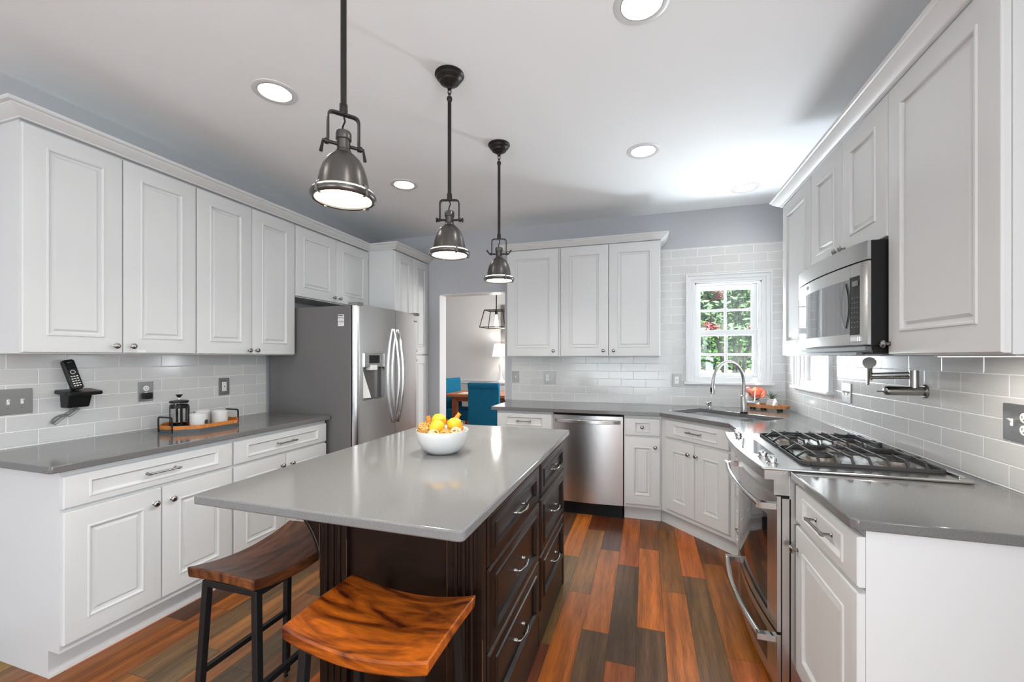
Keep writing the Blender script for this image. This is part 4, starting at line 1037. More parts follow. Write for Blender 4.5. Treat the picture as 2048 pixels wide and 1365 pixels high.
def succulent():
    r = thing('potted_succulent', 'spiky air plant in a white faceted pot', 'potted plant', (1.018, 4.060, .9405), .4)
    m = MB(); n = 6
    def pg(rad, z, o=0): return [(rad*math.cos(2*PI*i/n+o), rad*math.sin(2*PI*i/n+o), z) for i in range(n)]
    m.ring([pg(.040, 0), pg(.047, .012), pg(.047, .042), pg(.030, .068), pg(.022, .068), pg(.018, .055)]); m.build('pot', M_ceram, r)
    m = MB()
    for k in range(22):
        a = k*2.4; e = rnd.uniform(.15, 1.15); l = rnd.uniform(.055, .095); pts = []; rad = []
        for i in range(6):
            t = i/5; ang = e*(.35+.65*t); pts.append((math.cos(a)*l*t*math.sin(ang), math.sin(a)*l*t*math.sin(ang), .056+l*t*math.cos(ang)*.95)); rad.append(.0042*(1-t)+.0004)
        m.tube(pts, rad, 5)
    m.build('leaf', mat('grey_green_leaf', (.11, .15, .09, 1), .6), r, smooth=60)
succulent()

# ------------------------------------------------------------------ pot filler
def potfiller():
    r = thing('pot_filler', 'brushed nickel folding pot filler tap on the tiles above the cooktop', 'pot filler tap', (XR-TB, 2.304, 1.209), 0)
    m = MB(); m.lathe([(.030, 0), (.030, .006), (.026, .010)], (0, 0, 0), 28, (-1, 0, 0)); m.build('wall_flange', M_pewter, r, smooth=35)
    m = MB(); m.cyl((-.008, 0, 0), (-.135, 0, 0), .020, n=24); m.lathe([(.020, 0), (.019, .008), (.012, .014), (.001, .015)], (-.135, 0, 0), 24, (-1, 0, 0)); m.tube([(-.148, 0, -.004), (-.175, 0, -.004)], .0025, 8); m.build('valve', M_nickel, r, smooth=40)
    m = MB(); m.cyl((-.040, 0, .015), (-.040, 0, .092), .0165, n=20); m.build('joint', M_nickel, r, smooth=40)
    m = MB(); q = Vector((-.135, .165, .052)); m.tube([(-.040, 0, .062), q], .0085, 10); m.tube([(-.040, 0, .080), (q.x, q.y, .070)], .005, 8); m.build('arm', M_nickel, r, smooth=40)
    m = MB(); m.cyl((q.x, q.y, .038), (q.x, q.y, .140), .013, n=18); m.build('elbow', M_nickel, r, smooth=40)
    s = Vector((-.180, .060, .118)); m = MB(); m.tube([(q.x, q.y, .126), s], .0085, 10); m.build('spout_arm', M_nickel, r, smooth=40)
    m = MB(); d = Vector((-.35, -.92, .15)).normalized(); m.cyl(s-d*.010, s+d*.052, .021, .0255, n=24); h = m.build('handle_hub', M_nickel, r, smooth=40)
    m = MB(); m.tube([s+Vector((0, 0, -.015)), s+Vector((-.012, -.02, -.095))], [.008, .0055], 10); m.build('lever', M_nickel, h, smooth=40)
potfiller()

# ------------------------------------------------------------------ switch and outlet plates
def plate(name, label, cat, loc, rz, w_, h_, devs, m=None):
    """local: faces -y, centre at origin"""
    r = thing(name, label, cat, loc, rz)
    b = MB(); b.prism(rrect(-w_/2, -h_/2, w_/2, h_/2, .004, 3), -.006, 0, ax='y'); b.build('cover_plate', m or M_platem, r, bevel=.0015)
    s = MB()
    for kind, dx in devs:
        if kind == 'toggle':
            t = MB(); t.box(dx-.005, -.0085, -.012, dx+.005, -.005, .012); t.hexa([(dx-.004, -.006, -.003), (dx+.004, -.006, -.003), (dx+.004, -.004, -.003), (dx-.004, -.004, -.003)], [(dx-.0035, -.020, .012), (dx+.0035, -.020, .012), (dx+.0035, -.012, .014), (dx-.0035, -.012, .014)]); t.build('toggle', M_whitep, r, bevel=.001)
            for z in (-.030, .030): s.lathe([(.0035, 0), (.003, .001)], (dx, -.0058, z), 10, (0, -1, 0))
        elif kind == 'gfci':
            t = MB(); t.box(dx-.0165, -.008, -.033, dx+.0165, -.005, .033); o = t.build('receptacle', M_whitep, r, bevel=.001)
            t = MB()
            for z in (-.020, .020):
                for x in (-.006, .006): t.box(dx+x-.001, -.0085, z-.004, dx+x+.001, -.0075, z+.004)
            t.box(dx-.006, -.0085, -.006, dx+.006, -.0075, -.002); t.box(dx-.006, -.0085, .002, dx+.006, -.0075, .006); t.build('slots', M_ink, o)
            for z in (-.048, .048): s.lathe([(.0035, 0), (.003, .001)], (dx, -.0058, z), 10, (0, -1, 0))
        elif kind == 'duplex':
            for zc in (.020, -.020):
                t = MB(); t.lathe([(.0165, 0), (.0165, .003), (.015, .0035), (.001, .0036)], (dx, -.005, zc), 20, (0, -1, 0)); o = t.build('receptacle', M_whitep, r)
                t = MB(); t.box(dx-.007, -.0092, zc-.001, dx-.005, -.008, zc+.007); t.box(dx+.005, -.0092, zc-.001, dx+.007, -.008, zc+.007); t.box(dx-.002, -.0092, zc-.009, dx+.002, -.008, zc-.005); t.build('slots', M_ink, o)
            s.lathe([(.0035, 0), (.003, .001)], (dx, -.0058, 0), 10, (0, -1, 0))
    if s.v: s.build('screw', M_pewter, r)
    return r
M_platem = mat('satin_steel_plate', (.30, .295, .29, 1), .42, .85)
xw = XL+TB
plate('switch_plate', 'steel double toggle switch plate on the tiles near the open end of the coffee counter', 'light switch', (xw, 1.228, 1.142), RL, .124, .124, [('toggle', -.024), ('toggle', .024)])
plate('outlet_plate', 'steel outlet plate with a black plug-in adapter, between phone and french press', 'outlet', (xw, 1.793, 1.148), RL, .082, .121, [('duplex', 0)])
plate('outlet_plate', 'steel outlet plate with white double socket, between the mugs and the refrigerator', 'outlet', (xw, 2.298, 1.146), RL, .082, .125, [('gfci', 0)])
yw = YB-TB
plate('switch_plate', 'small steel single switch plate at the doorway edge of the back tiles', 'light switch', (-1.298, yw, 1.155), 0, .076, .121, [('toggle', 0)])
plate('switch_plate', 'steel plate with an outlet and a toggle above the dishwasher counter', 'outlet', (-.933, yw, 1.149), 0, .121, .124, [('gfci', -.024), ('toggle', .024)])
plate('outlet_plate', 'steel outlet plate on the tiles beside the sink window', 'outlet', (.280, yw, 1.145), 0, .078, .118, [('gfci', 0)])
plate('switch_plate', 'steel toggle plate on the tiles between the side window and the pot filler', 'light switch', (XR-TB, 3.055, 1.142), -PI/2, .118, .118, [('toggle', .02), ('toggle', -.026)])
plate('switch_plate', 'large steel plate with toggle and outlet at the picture edge, beyond the cooktop', 'outlet', (XR-TB, 1.815, 1.142), -PI/2, .124, .124, [('toggle', -.024), ('duplex', .026)])
m = MB(); m.box(xw+.0085, 1.768, 1.104, xw+.034, 1.815, 1.141)
tag(m.build('power_adapter', M_black, bevel=.004), 'black plug-in power adapter in the outlet beside the french press', 'power adapter')

# ------------------------------------------------------------------ cordless phone
def phone():
    r = thing('telephone_stand', 'black cordless phone base on a wall bracket over the coffee counter', 'phone base', (xw, 1.442, 1.19), RL)
    m = MB(); m.hexa([(-.046, -.062, -.098), (.046, -.062, -.098), (.046, 0, -.098), (-.046, 0, -.098)], [(-.050, -.085, -.020), (.050, -.085, -.020), (.050, 0, -.010), (-.050, 0, -.010)]); m.build('wall_bracket', M_black, r, bevel=.006)
    m = MB(); m.prism(rrect(-.078, -.128, .078, -.004, .022, 5), -.020, 0); b = m.build('cradle', M_black, r, bevel=.005); b.rotation_euler = (.10, 0, 0)
    m = MB(); m.lathe([(.016, 0), (.016, .002), (.012, .002)], (.044, -.060, .002), 20, cap0=False, cap1=False); m.build('dial_ring', M_gasket, b)
    m = MB(); m.box(.006, -.095, -.001, .026, -.088, .0012); m.build('red_key', mat('red_key', (.5, .06, .03, 1), .5), b)
    h = thing('phone_handset', 'black cordless handset with lit keys standing in its wall base', 'phone handset', (xw+.065, 1.436, 1.188), RL)
    m = MB(); m.prism(rrect(-.025, 0, .025, .162, .013, 5), -.014, .014, ax='y'); o = m.build('case', M_black, h, bevel=.006, seg=3)
    k = MB()
    for j in range(5):
        for i in range(3): k.box(-.0155+.0115*i, -.0155, .018+.0125*j, -.0155+.0115*i+.0075, -.0135, .018+.0125*j+.005)
    k.build('keys', M_whitep, o)
    k = MB(); k.lathe([(.0105, 0), (.0105, .0016), (.0085, .0016)], (0, -.0138, .094), 20, (0, -1, 0), cap0=False, cap1=False); k.build('key_ring', M_whitep, o)
    k = MB(); k.box(-.018, -.0150, .110, .018, -.013, .134); k.build('screen', M_bglass, o)
    k = MB(); k.box(-.008, -.0147, .145, .010, -.013, .148); k.build('badge', M_gasket, o)
    h.rotation_euler = (-.20, -.19, RL)
    c = MB(); pts = []
    for t in range(49):
        a = 2*PI*t/48; pts.append((xw+.010+.006*math.sin(3*a), 1.408+.048*math.cos(a)+.010*math.sin(2*a), 1.053+.026*math.cos(a)+.016*math.sin(2*a)))
    for d in range(4): c.tube([(p[0]+.003*d, p[1]+.003*d-.004, p[2]+.0025*d*(-1)**d) for p in pts], .0017, 6, closed=True)
    c.tube([(xw+.012, 1.43, 1.098), (xw+.012, 1.428, 1.08), (xw+.010, 1.438, 1.062)], .0017, 6); c.tube([(xw+.012, 1.452, 1.098), (xw+.012, 1.458, 1.085), (xw+.010, 1.455, 1.07)], .0017, 6)
    tag(c.build('cord_bundle', mat('grey_cord', (.22, .21, .20, 1), .6), smooth=60), 'bundled grey phone cord hanging below the phone bracket', 'cord')
phone()

# ------------------------------------------------------------------ coffee tray
def coffee():
    cx, cy, z = -2.680, 1.948, .914
    r = thing('serving_tray', 'long octagonal wooden tray with dark sides and metal loop handles on the coffee counter', 'tray', (cx, cy, z), RL)   # local x -> world y, local y -> -world x
    hx, hy, ch, cy_ = .206, .157, .085, .094
    def oc(s): return [(hx-s, -hy+cy_), (hx-s, hy-cy_), (hx-ch, hy-s), (-hx+ch, hy-s), (-hx+s, hy-cy_), (-hx+s, -hy+cy_), (-hx+ch, -hy+s), (hx-ch, -hy+s)]
    m = MB(); o, i = oc(0), oc(.011)
    m.ring([[(*p, .0) for p in o], [(*p, .020) for p in o], [(*p, .020) for p in i]], cap0=True, cap1=False); m.build('base', M_slate, r)
    m = MB(); m.ring([[(*p, .0201) for p in o], [(*p, .041) for p in o], [(*p, .041) for p in i], [(*p, .012) for p in i]], cap0=False, cap1=True); m.build('rim', M_oak, r)
    for s in (-1, 1):
        m = MB(); x = s*(hx+.003); m.tube(fillet([(x, -.056, .004), (x, -.056, .092), (x, .056, .092), (x, .056, .004)], .014, 4), 0, flat=(.009, .005), up=(s, 0, 0)); hd = m.build('handle', M_blackm, r)
        q = MB()
        for y in (-.056, .056):
            for zz in (.011, .031): q.lathe([(.0035, 0), (.003, .002), (.001, .0025)], (s*(hx+.0055), y, zz), 10, (s, 0, 0))
        q.build('rivet', M_nickel, hd)
    zt = z+.0125
    # french press
    p = thing('french_press', 'glass french press with black frame and plunger on the coffee tray', 'coffee maker', (-2.752, 1.866, zt), 2.0)
    m = MB(); m.lathe([(.044, .012), (.044, .150), (.046, .152), (.0425, .150), (.0425, .014), (.001, .014)], (0, 0, 0), 32, cap0=True); m.build('beaker', M_glassb, p, smooth=40)
    m = MB(); m.lathe([(.044, 0), (.047, .002), (.047, .022), (.0445, .022), (.0445, .010), (.001, .010)], (0, 0, 0), 32); m.lathe([(.0448, .118), (.0475, .118), (.0475, .140), (.0448, .140), (.0448, .118)], (0, 0, 0), 32, cap0=False, cap1=False)
    for k in range(4):
        a = PI/4+k*PI/2; m.tube([(.0465*math.cos(a), .0465*math.sin(a), .01), (.0465*math.cos(a), .0465*math.sin(a), .13)], 0, flat=(.013, .003), up=(math.cos(a), math.sin(a), 0))
    m.tube(fillet([(.046, 0, .128), (.085, 0, .128), (.078, 0, .02), (.046, 0, .016)], .02, 4), 0, flat=(.018, .008), up=(0, 0, 1)); m.build('frame', M_black, p, smooth=40)
    m = MB(); m.lathe([(.048, .152), (.0495, .156), (.048, .164), (.02, .168), (.006, .170), (.001, .170)], (0, 0, 0), 32); m.build('lid', M_black, p, smooth=40)
    m = MB(); m.cyl((0, 0, .035), (0, 0, .196), .0022, n=10); m.lathe([(.040, .030), (.041, .032), (.041, .036), (.001, .036)], (0, 0, 0), 24); m.build('plunger', M_polish, p, smooth=40)
    m = MB(); m.lathe([(.005, .182), (.018, .198), (.017, .202), (.001, .203)], (0, 0, 0), 24); m.build('knob', M_black, p, smooth=40)
    def mug(label, x, y, rz, R, H, badge=False, dimple=True):
        g = thing('mug', label, 'mug', (x, y, zt), rz, 'white mugs on the coffee tray')
        m = MB(); n = 32; prof = [(R*.84, 0), (R*.92, .004)]
        st = 11
        for k in range(st+1): prof.append((R*(.94+.06*k/st)+(.0008 if k % 2 else -.0004), .006+(H-.010)*k/st))
        prof += [(R*.99, H), (R*.95, H-.002), (R*.90, .010), (.001, .008)]
        m.lathe(prof, (0, 0, 0), n); m.build('cup', M_ceram, g, smooth=50)
        m = MB(); m.tube(fillet([(R*.94, 0, H*.80), (R+.028, 0, H*.80), (R+.026, 0, H*.25), (R*.92, 0, H*.22)], .02, 5), 0, flat=(.010, .006), up=(0, 0, 1)); m.build('handle', M_ceram, g, smooth=50)
        if badge:
            m = MB(); m.lathe([(.0145, 0), (.0145, .002), (.012, .003), (.001, .003)], (0, 0, 0), 20, (0, -1, 0)); b = m.build('badge', mat('brown_badge', (.07, .05, .035, 1), .6), g, loc=(0, -R*.985, H*.42))
        return g
    mug('white ribbed mug with a dark round badge on the coffee tray', -2.622, 1.892, 1.9, .0465, .085, True)
    mug('white mug at the back of the tray, between french press and the other mugs', -2.722, 1.990, 2.6, .048, .090)
    mug('white textured mug at the end of the tray away from the french press', -2.626, 2.030, 2.5, .046, .088)
M_glassb = mat('beaker_glass', (.92, .93, .93, 1), .02, trans=1.0, ior=1.2)
coffee()

# ------------------------------------------------------------------ fruit bowl on the island
def bowlobj():
    bx, by, z = -.905, 1.782, .914
    r = thing('bowl', 'white rounded ceramic bowl full of lemons on the island', 'bowl', (bx, by, z))
    n = 48
    def sq(R, zz, k): # superellipse, slightly squared
        return [(R*math.copysign(abs(math.cos(2*PI*i/n))**k, math.cos(2*PI*i/n)), R*math.copysign(abs(math.sin(2*PI*i/n))**k, math.sin(2*PI*i/n)), zz) for i in range(n)]
    prof = [(.056, 0), (.068, .004), (.092, .022), (.108, .046), (.117, .074), (.121, .105), (.120, .108), (.117, .106), (.112, .074), (.102, .046), (.086, .024), (.060, .012)]
    m = MB(); m.ring([sq(R, zz, .92) for R, zz in prof]); m.build('bowl', M_ceram, r, smooth=60)
    r.rotation_euler = (0, 0, .5)
    bpy.data.objects.remove(r, do_unlink=True) if False else None
    # lemons
    def lemon(label, x, y, zz, R, rx, rz):
        m = MB(); prof = [(.001, -1.18), (.10, -1.14), (.22, -1.02), (.55, -.84), (.86, -.48), (.99, 0), (.86, .48), (.55, .84), (.20, 1.03), (.09, 1.13), (.001, 1.16)]
        m.lathe([(a*R, b*R) for a, b in prof], (0, 0, 0), 24)
        o = m.build('lemon', M_lemon, smooth=60, loc=(x, y, zz)); o.rotation_euler = (rx, 0, rz)
        return tag(o, label, 'lemon', 'lemons in the white bowl')
    cr = Vector((.953, .302)); cf = Vector((-.302, .953))   # along and away, as seen from the seating end
    def at(a, b): return bx+cr.x*a+cf.x*b, by+cr.y*a+cf.y*b
    lemon('yellow lemon at the top back of the heap in the bowl', *at(-.022, .030), z+.142, .036, 1.2, .8)
    lemon('yellow lemon lying in front of the tallest lemon in the bowl', *at(-.018, -.041), z+.124, .034, 1.35, 2.6)
    lemon('yellow lemon standing apart near the doorway side of the bowl', *at(.054, .008), z+.128, .034, 1.0, 1.7)
    # rattan balls
    def rball(label, x, y, zz, R, mm):
        m = MB()
        for k in range(26):
            a, b = rnd.uniform(0, 2*PI), rnd.uniform(0, PI); ax = Vector((math.cos(a)*math.sin(b), math.sin(a)*math.sin(b), math.cos(b))); u = ax.orthogonal().normalized(); v = ax.cross(u)
            off = rnd.uniform(-.45, .45)*R; rr = math.sqrt(R*R-off*off)
            m.tube([ax*off+(u*math.cos(2*PI*i/22)+v*math.sin(2*PI*i/22))*rr for i in range(22)], .0012, 5, closed=True)
        o = m.build('rattan_ball', mm, loc=(x, y, zz)); return tag(o, label, 'decorative ball', 'rattan balls in the white bowl')
    rball('large woven yellowish rattan ball at the refrigerator side of the bowl', *at(-.080, -.004), z+.108, .036, M_ratt)
    rball('pale woven rattan ball at the front rim of the bowl', *at(-.028, -.080), z+.092, .028, M_ratt2)
    rball('yellowish rattan ball at the front rim, below the lemon that stands apart', *at(.026, -.074), z+.094, .028, M_ratt)
    rball('pale rattan ball at the drawer side rim of the bowl', *at(.070, -.046), z+.098, .028, M_ratt2)
    def pod(label, x, y, zz, L, d):
        m = MB(); d = Vector(d).normalized(); pts = [Vector((0, 0, 0))+d*L*i/8+Vector((0, 0, .006*math.sin(i))) for i in range(9)]
        m.tube(pts, [.008+.004*abs(math.sin(i*1.3))+(.006 if i < 2 else 0) for i in range(9)], 9); o = m.build('dried_pod', M_pod, smooth=60, loc=(x, y, zz)); return tag(o, label, 'dried seed pod', 'dried pods in the white bowl')
    pod('orange dried pod sticking up behind the lemons towards the doorway', *at(.020, .046), z+.118, .075, (cr.x*.8+cf.x*.25, cr.y*.8+cf.y*.25, .75))
    pod('orange dried pod tip behind the large rattan ball', *at(-.060, .045), z+.110, .050, (-cr.x*.3, -cr.y*.3, .8))
    pod('brown dried pod at the rim beside the pale ball at the drawer side', *at(.082, .000), z+.105, .040, (cf.x*.6, cf.y*.6, .3))
M_pod = mat('dried_pod', rgb(214, 140, 48), .8, bump=((140, 140, 140), .6))
bowlobj()

# ------------------------------------------------------------------ dining room beyond the doorway
def parson_chair(label, loc, rz):
    r = thing('dining_chair', label, 'chair', loc, rz, 'teal dining chairs')     # faces +y, back at -y
    m = MB(); m.box(-.235, -.20, .30, .235, .27, .48); m.build('seat', M_teal, r, bevel=.03, seg=3)
    W = .236; poly = [(-.215, .30), (-.20, .30), (-.185, .48), (-.205, .90)]
    m = MB(); sec = [(-.275, .30), (-.19, .30), (-.19, .50), (-.225, .90), (-.225, .975), (-.245, .998), (-.285, .992), (-.300, .965), (-.292, .925), (-.275, .905)]
    m.prism(sec, -W, W, ax='x'); m.build('backrest', M_teal, r, bevel=.012, seg=3)
    for x in (-.2, .2):
        for y in (-.235, .235): m = MB(); m.hexa([(x-.018, y-.018, 0), (x+.018, y-.018, 0), (x+.018, y+.018, 0), (x-.018, y+.018, 0)], [(x-.026, y-.026, .31), (x+.026, y-.026, .31), (x+.026, y+.026, .31), (x-.026, y+.026, .31)]); m.build('leg', M_walnut, r)
    return r
M_walnut = mat('reddish_brown_wood', rgb(150, 78, 44), .4)
parson_chair('teal upholstered dining chair seen from behind, between doorway and table', (-2.205, 5.87, 0), .02)
parson_chair('teal dining chair at the table end, half hidden by the doorway edge', (-3.02, 6.72, 0), -PI/2-.22)
t = thing('dining_table', 'orange-brown wooden dining table beyond the doorway', 'table', (-2.2, 6.62, 0))
m = MB(); m.box(-.93, -.46, .722, .95, .46, .765); m.build('table_top', M_oak2 if 'M_oak2' in globals() else mat('table_wood', rgb(186, 112, 62), .4, grain=((4, 40, 40), .8, 1.15)), t, bevel=.004)
m = MB(); m.box(-.78, -.40, .65, .78, .40, .722); m.build('apron', M_walnut, t)
for x in (-.74, .74):
    for y in (-.38, .38): m = MB(); m.box(x-.04, y-.04, 0, x+.04, y+.04, .70); m.build('leg', M_walnut, t)
m = MB(); m.prism(rrect(-.20, -.14, .20, .14, .02), 0, .004); tag(m.build('placemat', M_paper, loc=(-2.72, 6.42, .7655)), 'white placemat lying on the dining table beside the teal chair back', 'placemat')
s = thing('sideboard', 'white sideboard with slatted drawers against the far dining room wall', 'sideboard', (-1.95, 7.52, 0))
m = MB(); m.box(-.80, -.20, .08, .80, .20, .855); m.build('body', M_trimw, s)
m = MB(); m.box(-.83, -.23, .855, .83, .21, .888); m.build('top', mat('grey_sideboard_top', (.40, .40, .40, 1), .4), s, bevel=.004)
for i in range(3):
    m = MB(); m.box(-.78+.53*i, -.215, .70, -.28+.53*i, -.20, .835)
    for k in range(3): m.box(-.77+.53*i, -.222, .71+.042*k, -.29+.53*i, -.214, .742+.042*k)
    d = m.build('drawer', M_trimw, s)
m = MB()
for x in (-.74, .74):
    for y in (-.15, .15): m.box(x-.03, y-.03, 0, x+.03, y+.03, .08)
m.build('foot', M_trimw, s)
l = thing('table_lamp', 'white table lamp with turned base and tapered shade on the sideboard', 'lamp', (-2.592, 7.50, .888))
m = MB(); m.lathe([(.075, 0), (.078, .015), (.060, .03), (.030, .07), (.020, .14), (.028, .24), (.040, .31), (.044, .34), (.032, .37), (.020, .40), (.026, .42), (.012, .44), (.010, .50)], (0, 0, 0), 28); m.build('base', mat('lamp_base_cream', (.80, .79, .77, 1), .3), l, smooth=45)
m = MB(); m.lathe([(.165, .485), (.122, .725)], (0, 0, 0), 36, cap0=False, cap1=False); m.build('lamp_shade', mat('lit_shade', (.85, .83, .80, 1), .9, emit=(1, .95, .88, 1), estr=.75), l, smooth=45)
m = MB(); m.sphere((0, 0, .60), .03); m.build('bulb', M_lamp, l, smooth=60)
pt = bpy.data.lights.new('lamp_bulb_light', 'POINT'); pt.energy = 5; pt.color = (1, .93, .82); pt.shadow_soft_size = .03; po = bpy.data.objects.new('lamp_bulb_light', pt); COL.objects.link(po); po.location = (-2.592, 7.50, 1.56)
g = thing('lantern_pendant', 'black open-frame lantern pendant with clear glass cylinder over the dining table', 'pendant lamp', (-2.325, 6.50, 0))
m = MB(); m.cyl((0, 0, 2.13), (0, 0, ZC), .010, n=10); m.lathe([(.06, 0), (.055, .02)], (0, 0, ZC-.021), 20); m.build('rod', M_black, g)
m = MB(); a, b, z0, z1 = .215, .155, 1.845, 2.125
A = [(a*x, a*y*.9, z0) for x, y in ((-1, -1), (1, -1), (1, 1), (-1, 1))]; B = [(b*x, b*y*.9, z1) for x, y in ((-1, -1), (1, -1), (1, 1), (-1, 1))]
for i in range(4):
    j = (i+1) % 4
    for p, q in ((A[i], A[j]), (B[i], B[j]), (A[i], B[i])): m.tube([p, q], 0, flat=(.012, .012))
m.tube([(-b, 0, z1), (b, 0, z1)], 0, flat=(.012, .012)); m.build('frame', M_black, g)
m = MB(); m.lathe([(.062, 1.86), (.062, 2.08)], (0, 0, 0), 24, cap0=False, cap1=False); m.build('glass_cylinder', M_pane, g, smooth=40)
m = MB(); m.cyl((0, 0, 2.06), (0, 0, 2.13), .022); m.build('socket', M_black, g)
m = MB(); m.lathe([(.012, 1.90), (.022, 1.92), (.024, 1.98), (.014, 2.05), (.012, 2.06)], (0, 0, 0), 16); m.build('bulb', M_lamp, g, smooth=60)
pt = bpy.data.lights.new('lantern_bulb_light', 'POINT'); pt.energy = 10; pt.color = (1, .95, .88); pt.shadow_soft_size = .05; po = bpy.data.objects.new('lantern_bulb_light', pt); COL.objects.link(po); po.location = (-2.325, 6.50, 1.86)
f = thing('wall_mirror', 'tall grey-framed mirror on the far dining room wall above the table lamp', 'mirror', (-2.668, YD, 0))
m = MB()
for q in ((0, 1.62, .09, 2.37), (.61, 1.62, .70, 2.37), (.09, 1.62, .61, 1.71), (.09, 2.28, .61, 2.37)): m.box(q[0], -.045, q[1], q[2], -.002, q[3])
m.build('frame', mat('grey_wash_frame', (.13, .125, .12, 1), .5, grain=((10, 10, 60), .8, 1.2)), f)
m = MB(); m.box(.085, -.02, 1.70, .615, -.008, 2.29); m.build('glass', mat('mirror_glass', (.8, .8, .8, 1), .03, 1), f)

# ------------------------------------------------------------------ garden outside the windows
m = MB(); m.box(-12, YB+T+.05, -.62, 30, 40, -.55); m.box(XR+T+.05, -8, -.62, 30, YB+T+.05, -.55); tag(m.build('lawn', mat('lawn_green', (.07, .14, .035, 1), .95, grain=((3, 3, 3), .7, 1.3))), 'green lawn in the garden behind the house', 'lawn', kind='structure')
def fence(label, p0, p1, z0=-.55, z1=.98):
    f = thing('garden_fence', label, 'fence', (*p0, 0), math.atan2(p1[1]-p0[1], p1[0]-p0[0])); L_ = math.dist(p0, p1)
    b = MB(); k = 0; x = 0
    while x < L_: b.box(x, -.02, z0+.04, x+.10, 0, z1-.03); x += .165
    b.build('boards', M_fence, f)
    b = MB()
    for z in (z0+.25, (z0+z1)/2+.35, z1-.14): b.box(0, 0, z, L_, .04, z+.09)
    b.build('rail', M_fence, f)
    x = 0
    while x < L_+.1: b = MB(); b.box(x-.05, .04, z0, x+.05, .14, z1+.02); b.build('post', M_fence, f); x += 2.4
M_fence = mat('cream_fence_wood', (.66, .60, .42, 1), .8)
fence('cream slatted garden fence seen through the sink window', (-4.0, 15.4), (12.0, 15.4))
def leafy(name, label, loc, H, R, n, m, sz, trunks=1, flowers_=None, mt=None, cz=.62, group='trees in the garden', zmin=.1):
    r = thing(name, label, 'tree' if 'tree' in name else 'shrub', (loc[0], loc[1], -.55), 0, group)
    b = MB(); blobs = [(rnd.gauss(0, R*.42), rnd.gauss(0, R*.42), H*cz+rnd.uniform(-1, 1)*H*(1-cz)*.72, rnd.uniform(.35, .6)*R) for _ in range(16)]
    for i in range(n):
        bx, by, bz, br = rnd.choice(blobs); d = Vector((rnd.gauss(0, 1), rnd.gauss(0, 1), rnd.gauss(0, 1))).normalized()*br*rnd.uniform(.6, 1)
        c = Vector((bx, by, bz))+d; c.z = max(c.z, zmin+rnd.uniform(0, .5)); u = Vector((rnd.gauss(0, 1), rnd.gauss(0, 1), rnd.gauss(0, .6))).normalized(); v = u.orthogonal().normalized()
        s = sz*rnd.uniform(.6, 1.3); b.add([c-u*s, c+v*s*.45, c+u*s, c-v*s*.45], [(0, 1, 2, 3)])
    b.build('foliage', m, r)
    for k in range(trunks):
        t_ = MB(); a = 2*PI*k/max(1, trunks); o = .12*(trunks > 1); e = rnd.uniform(.3, .6)*(trunks > 1)*R
        t_.tube([(o*math.cos(a), o*math.sin(a), 0), (o*2*math.cos(a)+.05, o*2*math.sin(a), H*.3), (e*math.cos(a), e*math.sin(a), H*.7)], [.05+.06*(trunks == 1), .04+.05*(trunks == 1), .02], 8); t_.build('trunk', mt or M_bark, r, smooth=60)
    if flowers_:
        q = MB()
        for c in flowers_:
            c = Vector(c)
            for i in range(40):
                d = Vector((rnd.gauss(0, .06), rnd.gauss(0, .05), rnd.gauss(0, .05))); u = Vector((rnd.gauss(0, 1), rnd.gauss(0, 1), rnd.gauss(0, 1))).normalized()*.045; v = u.orthogonal()*.8
                q.add([c+d-u, c+d+v, c+d+u, c+d-v], [(0, 1, 2, 3)])
        q.build('blossom', M_myrtle, r)
M_bark = mat('bark', (.17, .13, .10, 1), .9); M_barkp = mat('pale_bark', (.42, .36, .29, 1), .8); M_myrtle = mat('pink_blossom', rgb(246, 150, 160), .8)
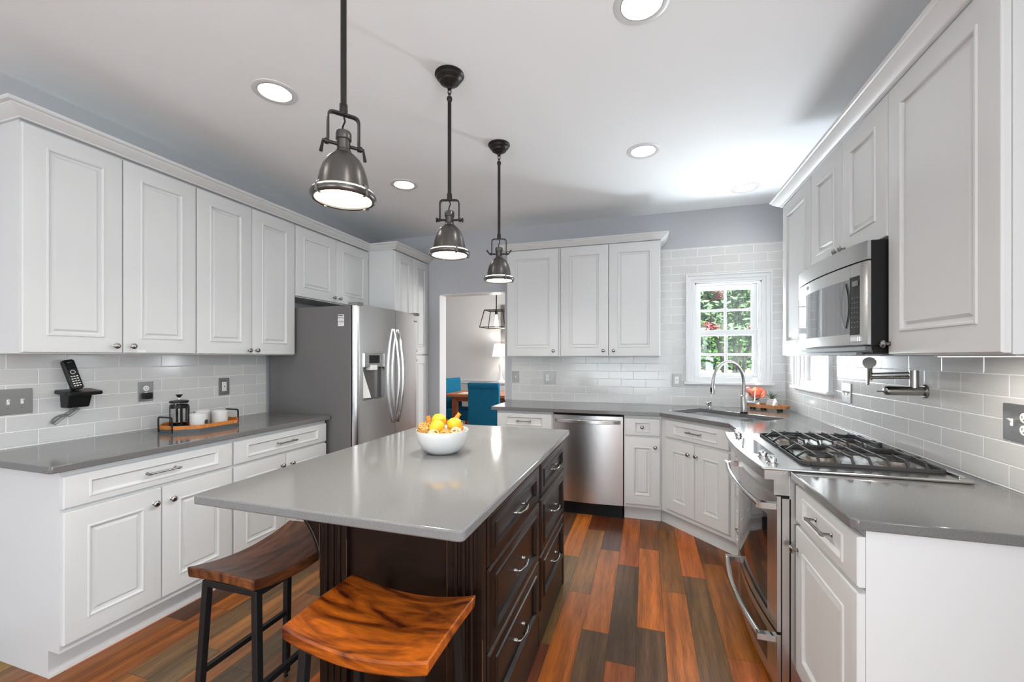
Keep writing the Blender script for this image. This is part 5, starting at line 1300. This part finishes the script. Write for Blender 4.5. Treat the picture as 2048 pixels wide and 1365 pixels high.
def leafmat(nm, a, b):
    m = mat(nm, a, .65, grain=((2.2, 2.2, 2.2), .55, 1.6)); bs = m.node_tree.nodes['Principled BSDF']; bs.inputs['Subsurface Weight'].default_value = 0
    return m
M_lf1 = leafmat('leaf_green', (.17, .33, .09, 1), 0); M_lf2 = leafmat('leaf_deep_green', (.10, .24, .075, 1), 0); M_lf3 = leafmat('leaf_blue_green', (.21, .34, .20, 1), 0)
leafy('garden_tree', 'blue-green crape myrtle with pink blossom and pale trunks outside the sink window', (1.95, 11.2), 6.0, 1.8, 5600, M_lf3, .085, 5, [(.35, -.5, 2.62), (.52, -.45, 2.78), (.62, -.4, 2.70), (.22, -.55, 2.50), (-.55, -.5, 2.66), (-.42, -.5, 2.55), (-.36, -.5, 3.35), (.5, .2, 4.2)], M_barkp, .64, zmin=2.1)
leafy('garden_tree', 'bright green tree behind the hedge, straight out from the sink window', (3.2, 22.2), 7.0, 2.4, 7500, M_lf1, .14, 1, None, None, .5)
leafy('garden_tree', 'dark green tree behind the hedge towards the dining room side', (-3.6, 20.4), 7.0, 2.4, 5500, M_lf2, .14, 1, None, None, .5)
leafy('garden_tree', 'green tree behind the hedge towards the side window', (10.2, 21.0), 7.5, 2.4, 5500, M_lf1, .14, 1, None, None, .5)
leafy('garden_tree', 'tallest green tree at the back of the garden', (4.0, 30.0), 12.0, 3.8, 7500, M_lf1, .22, 1, None, None, .55)
leafy('garden_shrub', 'rounded green shrub outside the side window', (4.85, 13.7), 3.2, .85, 3500, M_lf1, .08, 1, None, None, .5, 'shrubs in the garden')
def hedge():
    r = thing('garden_hedge', 'dense green hedge running along behind the fence', 'hedge', (-4, 16.6, -.55), 0); b = MB()
    for i in range(9000):
        c = Vector((rnd.uniform(0, 16), rnd.uniform(-.35, .35), rnd.uniform(.1, 2.7+.5*math.sin(rnd.uniform(0, 6.3))))); u = Vector((rnd.gauss(0, 1), rnd.gauss(0, 1), rnd.gauss(0, .6))).normalized(); v = u.orthogonal().normalized(); q = .11*rnd.uniform(.6, 1.3)
        b.add([c-u*q, c+v*q*.5, c+u*q, c-v*q*.5], [(0, 1, 2, 3)])
    b.build('foliage', M_lf2, r)
hedge()
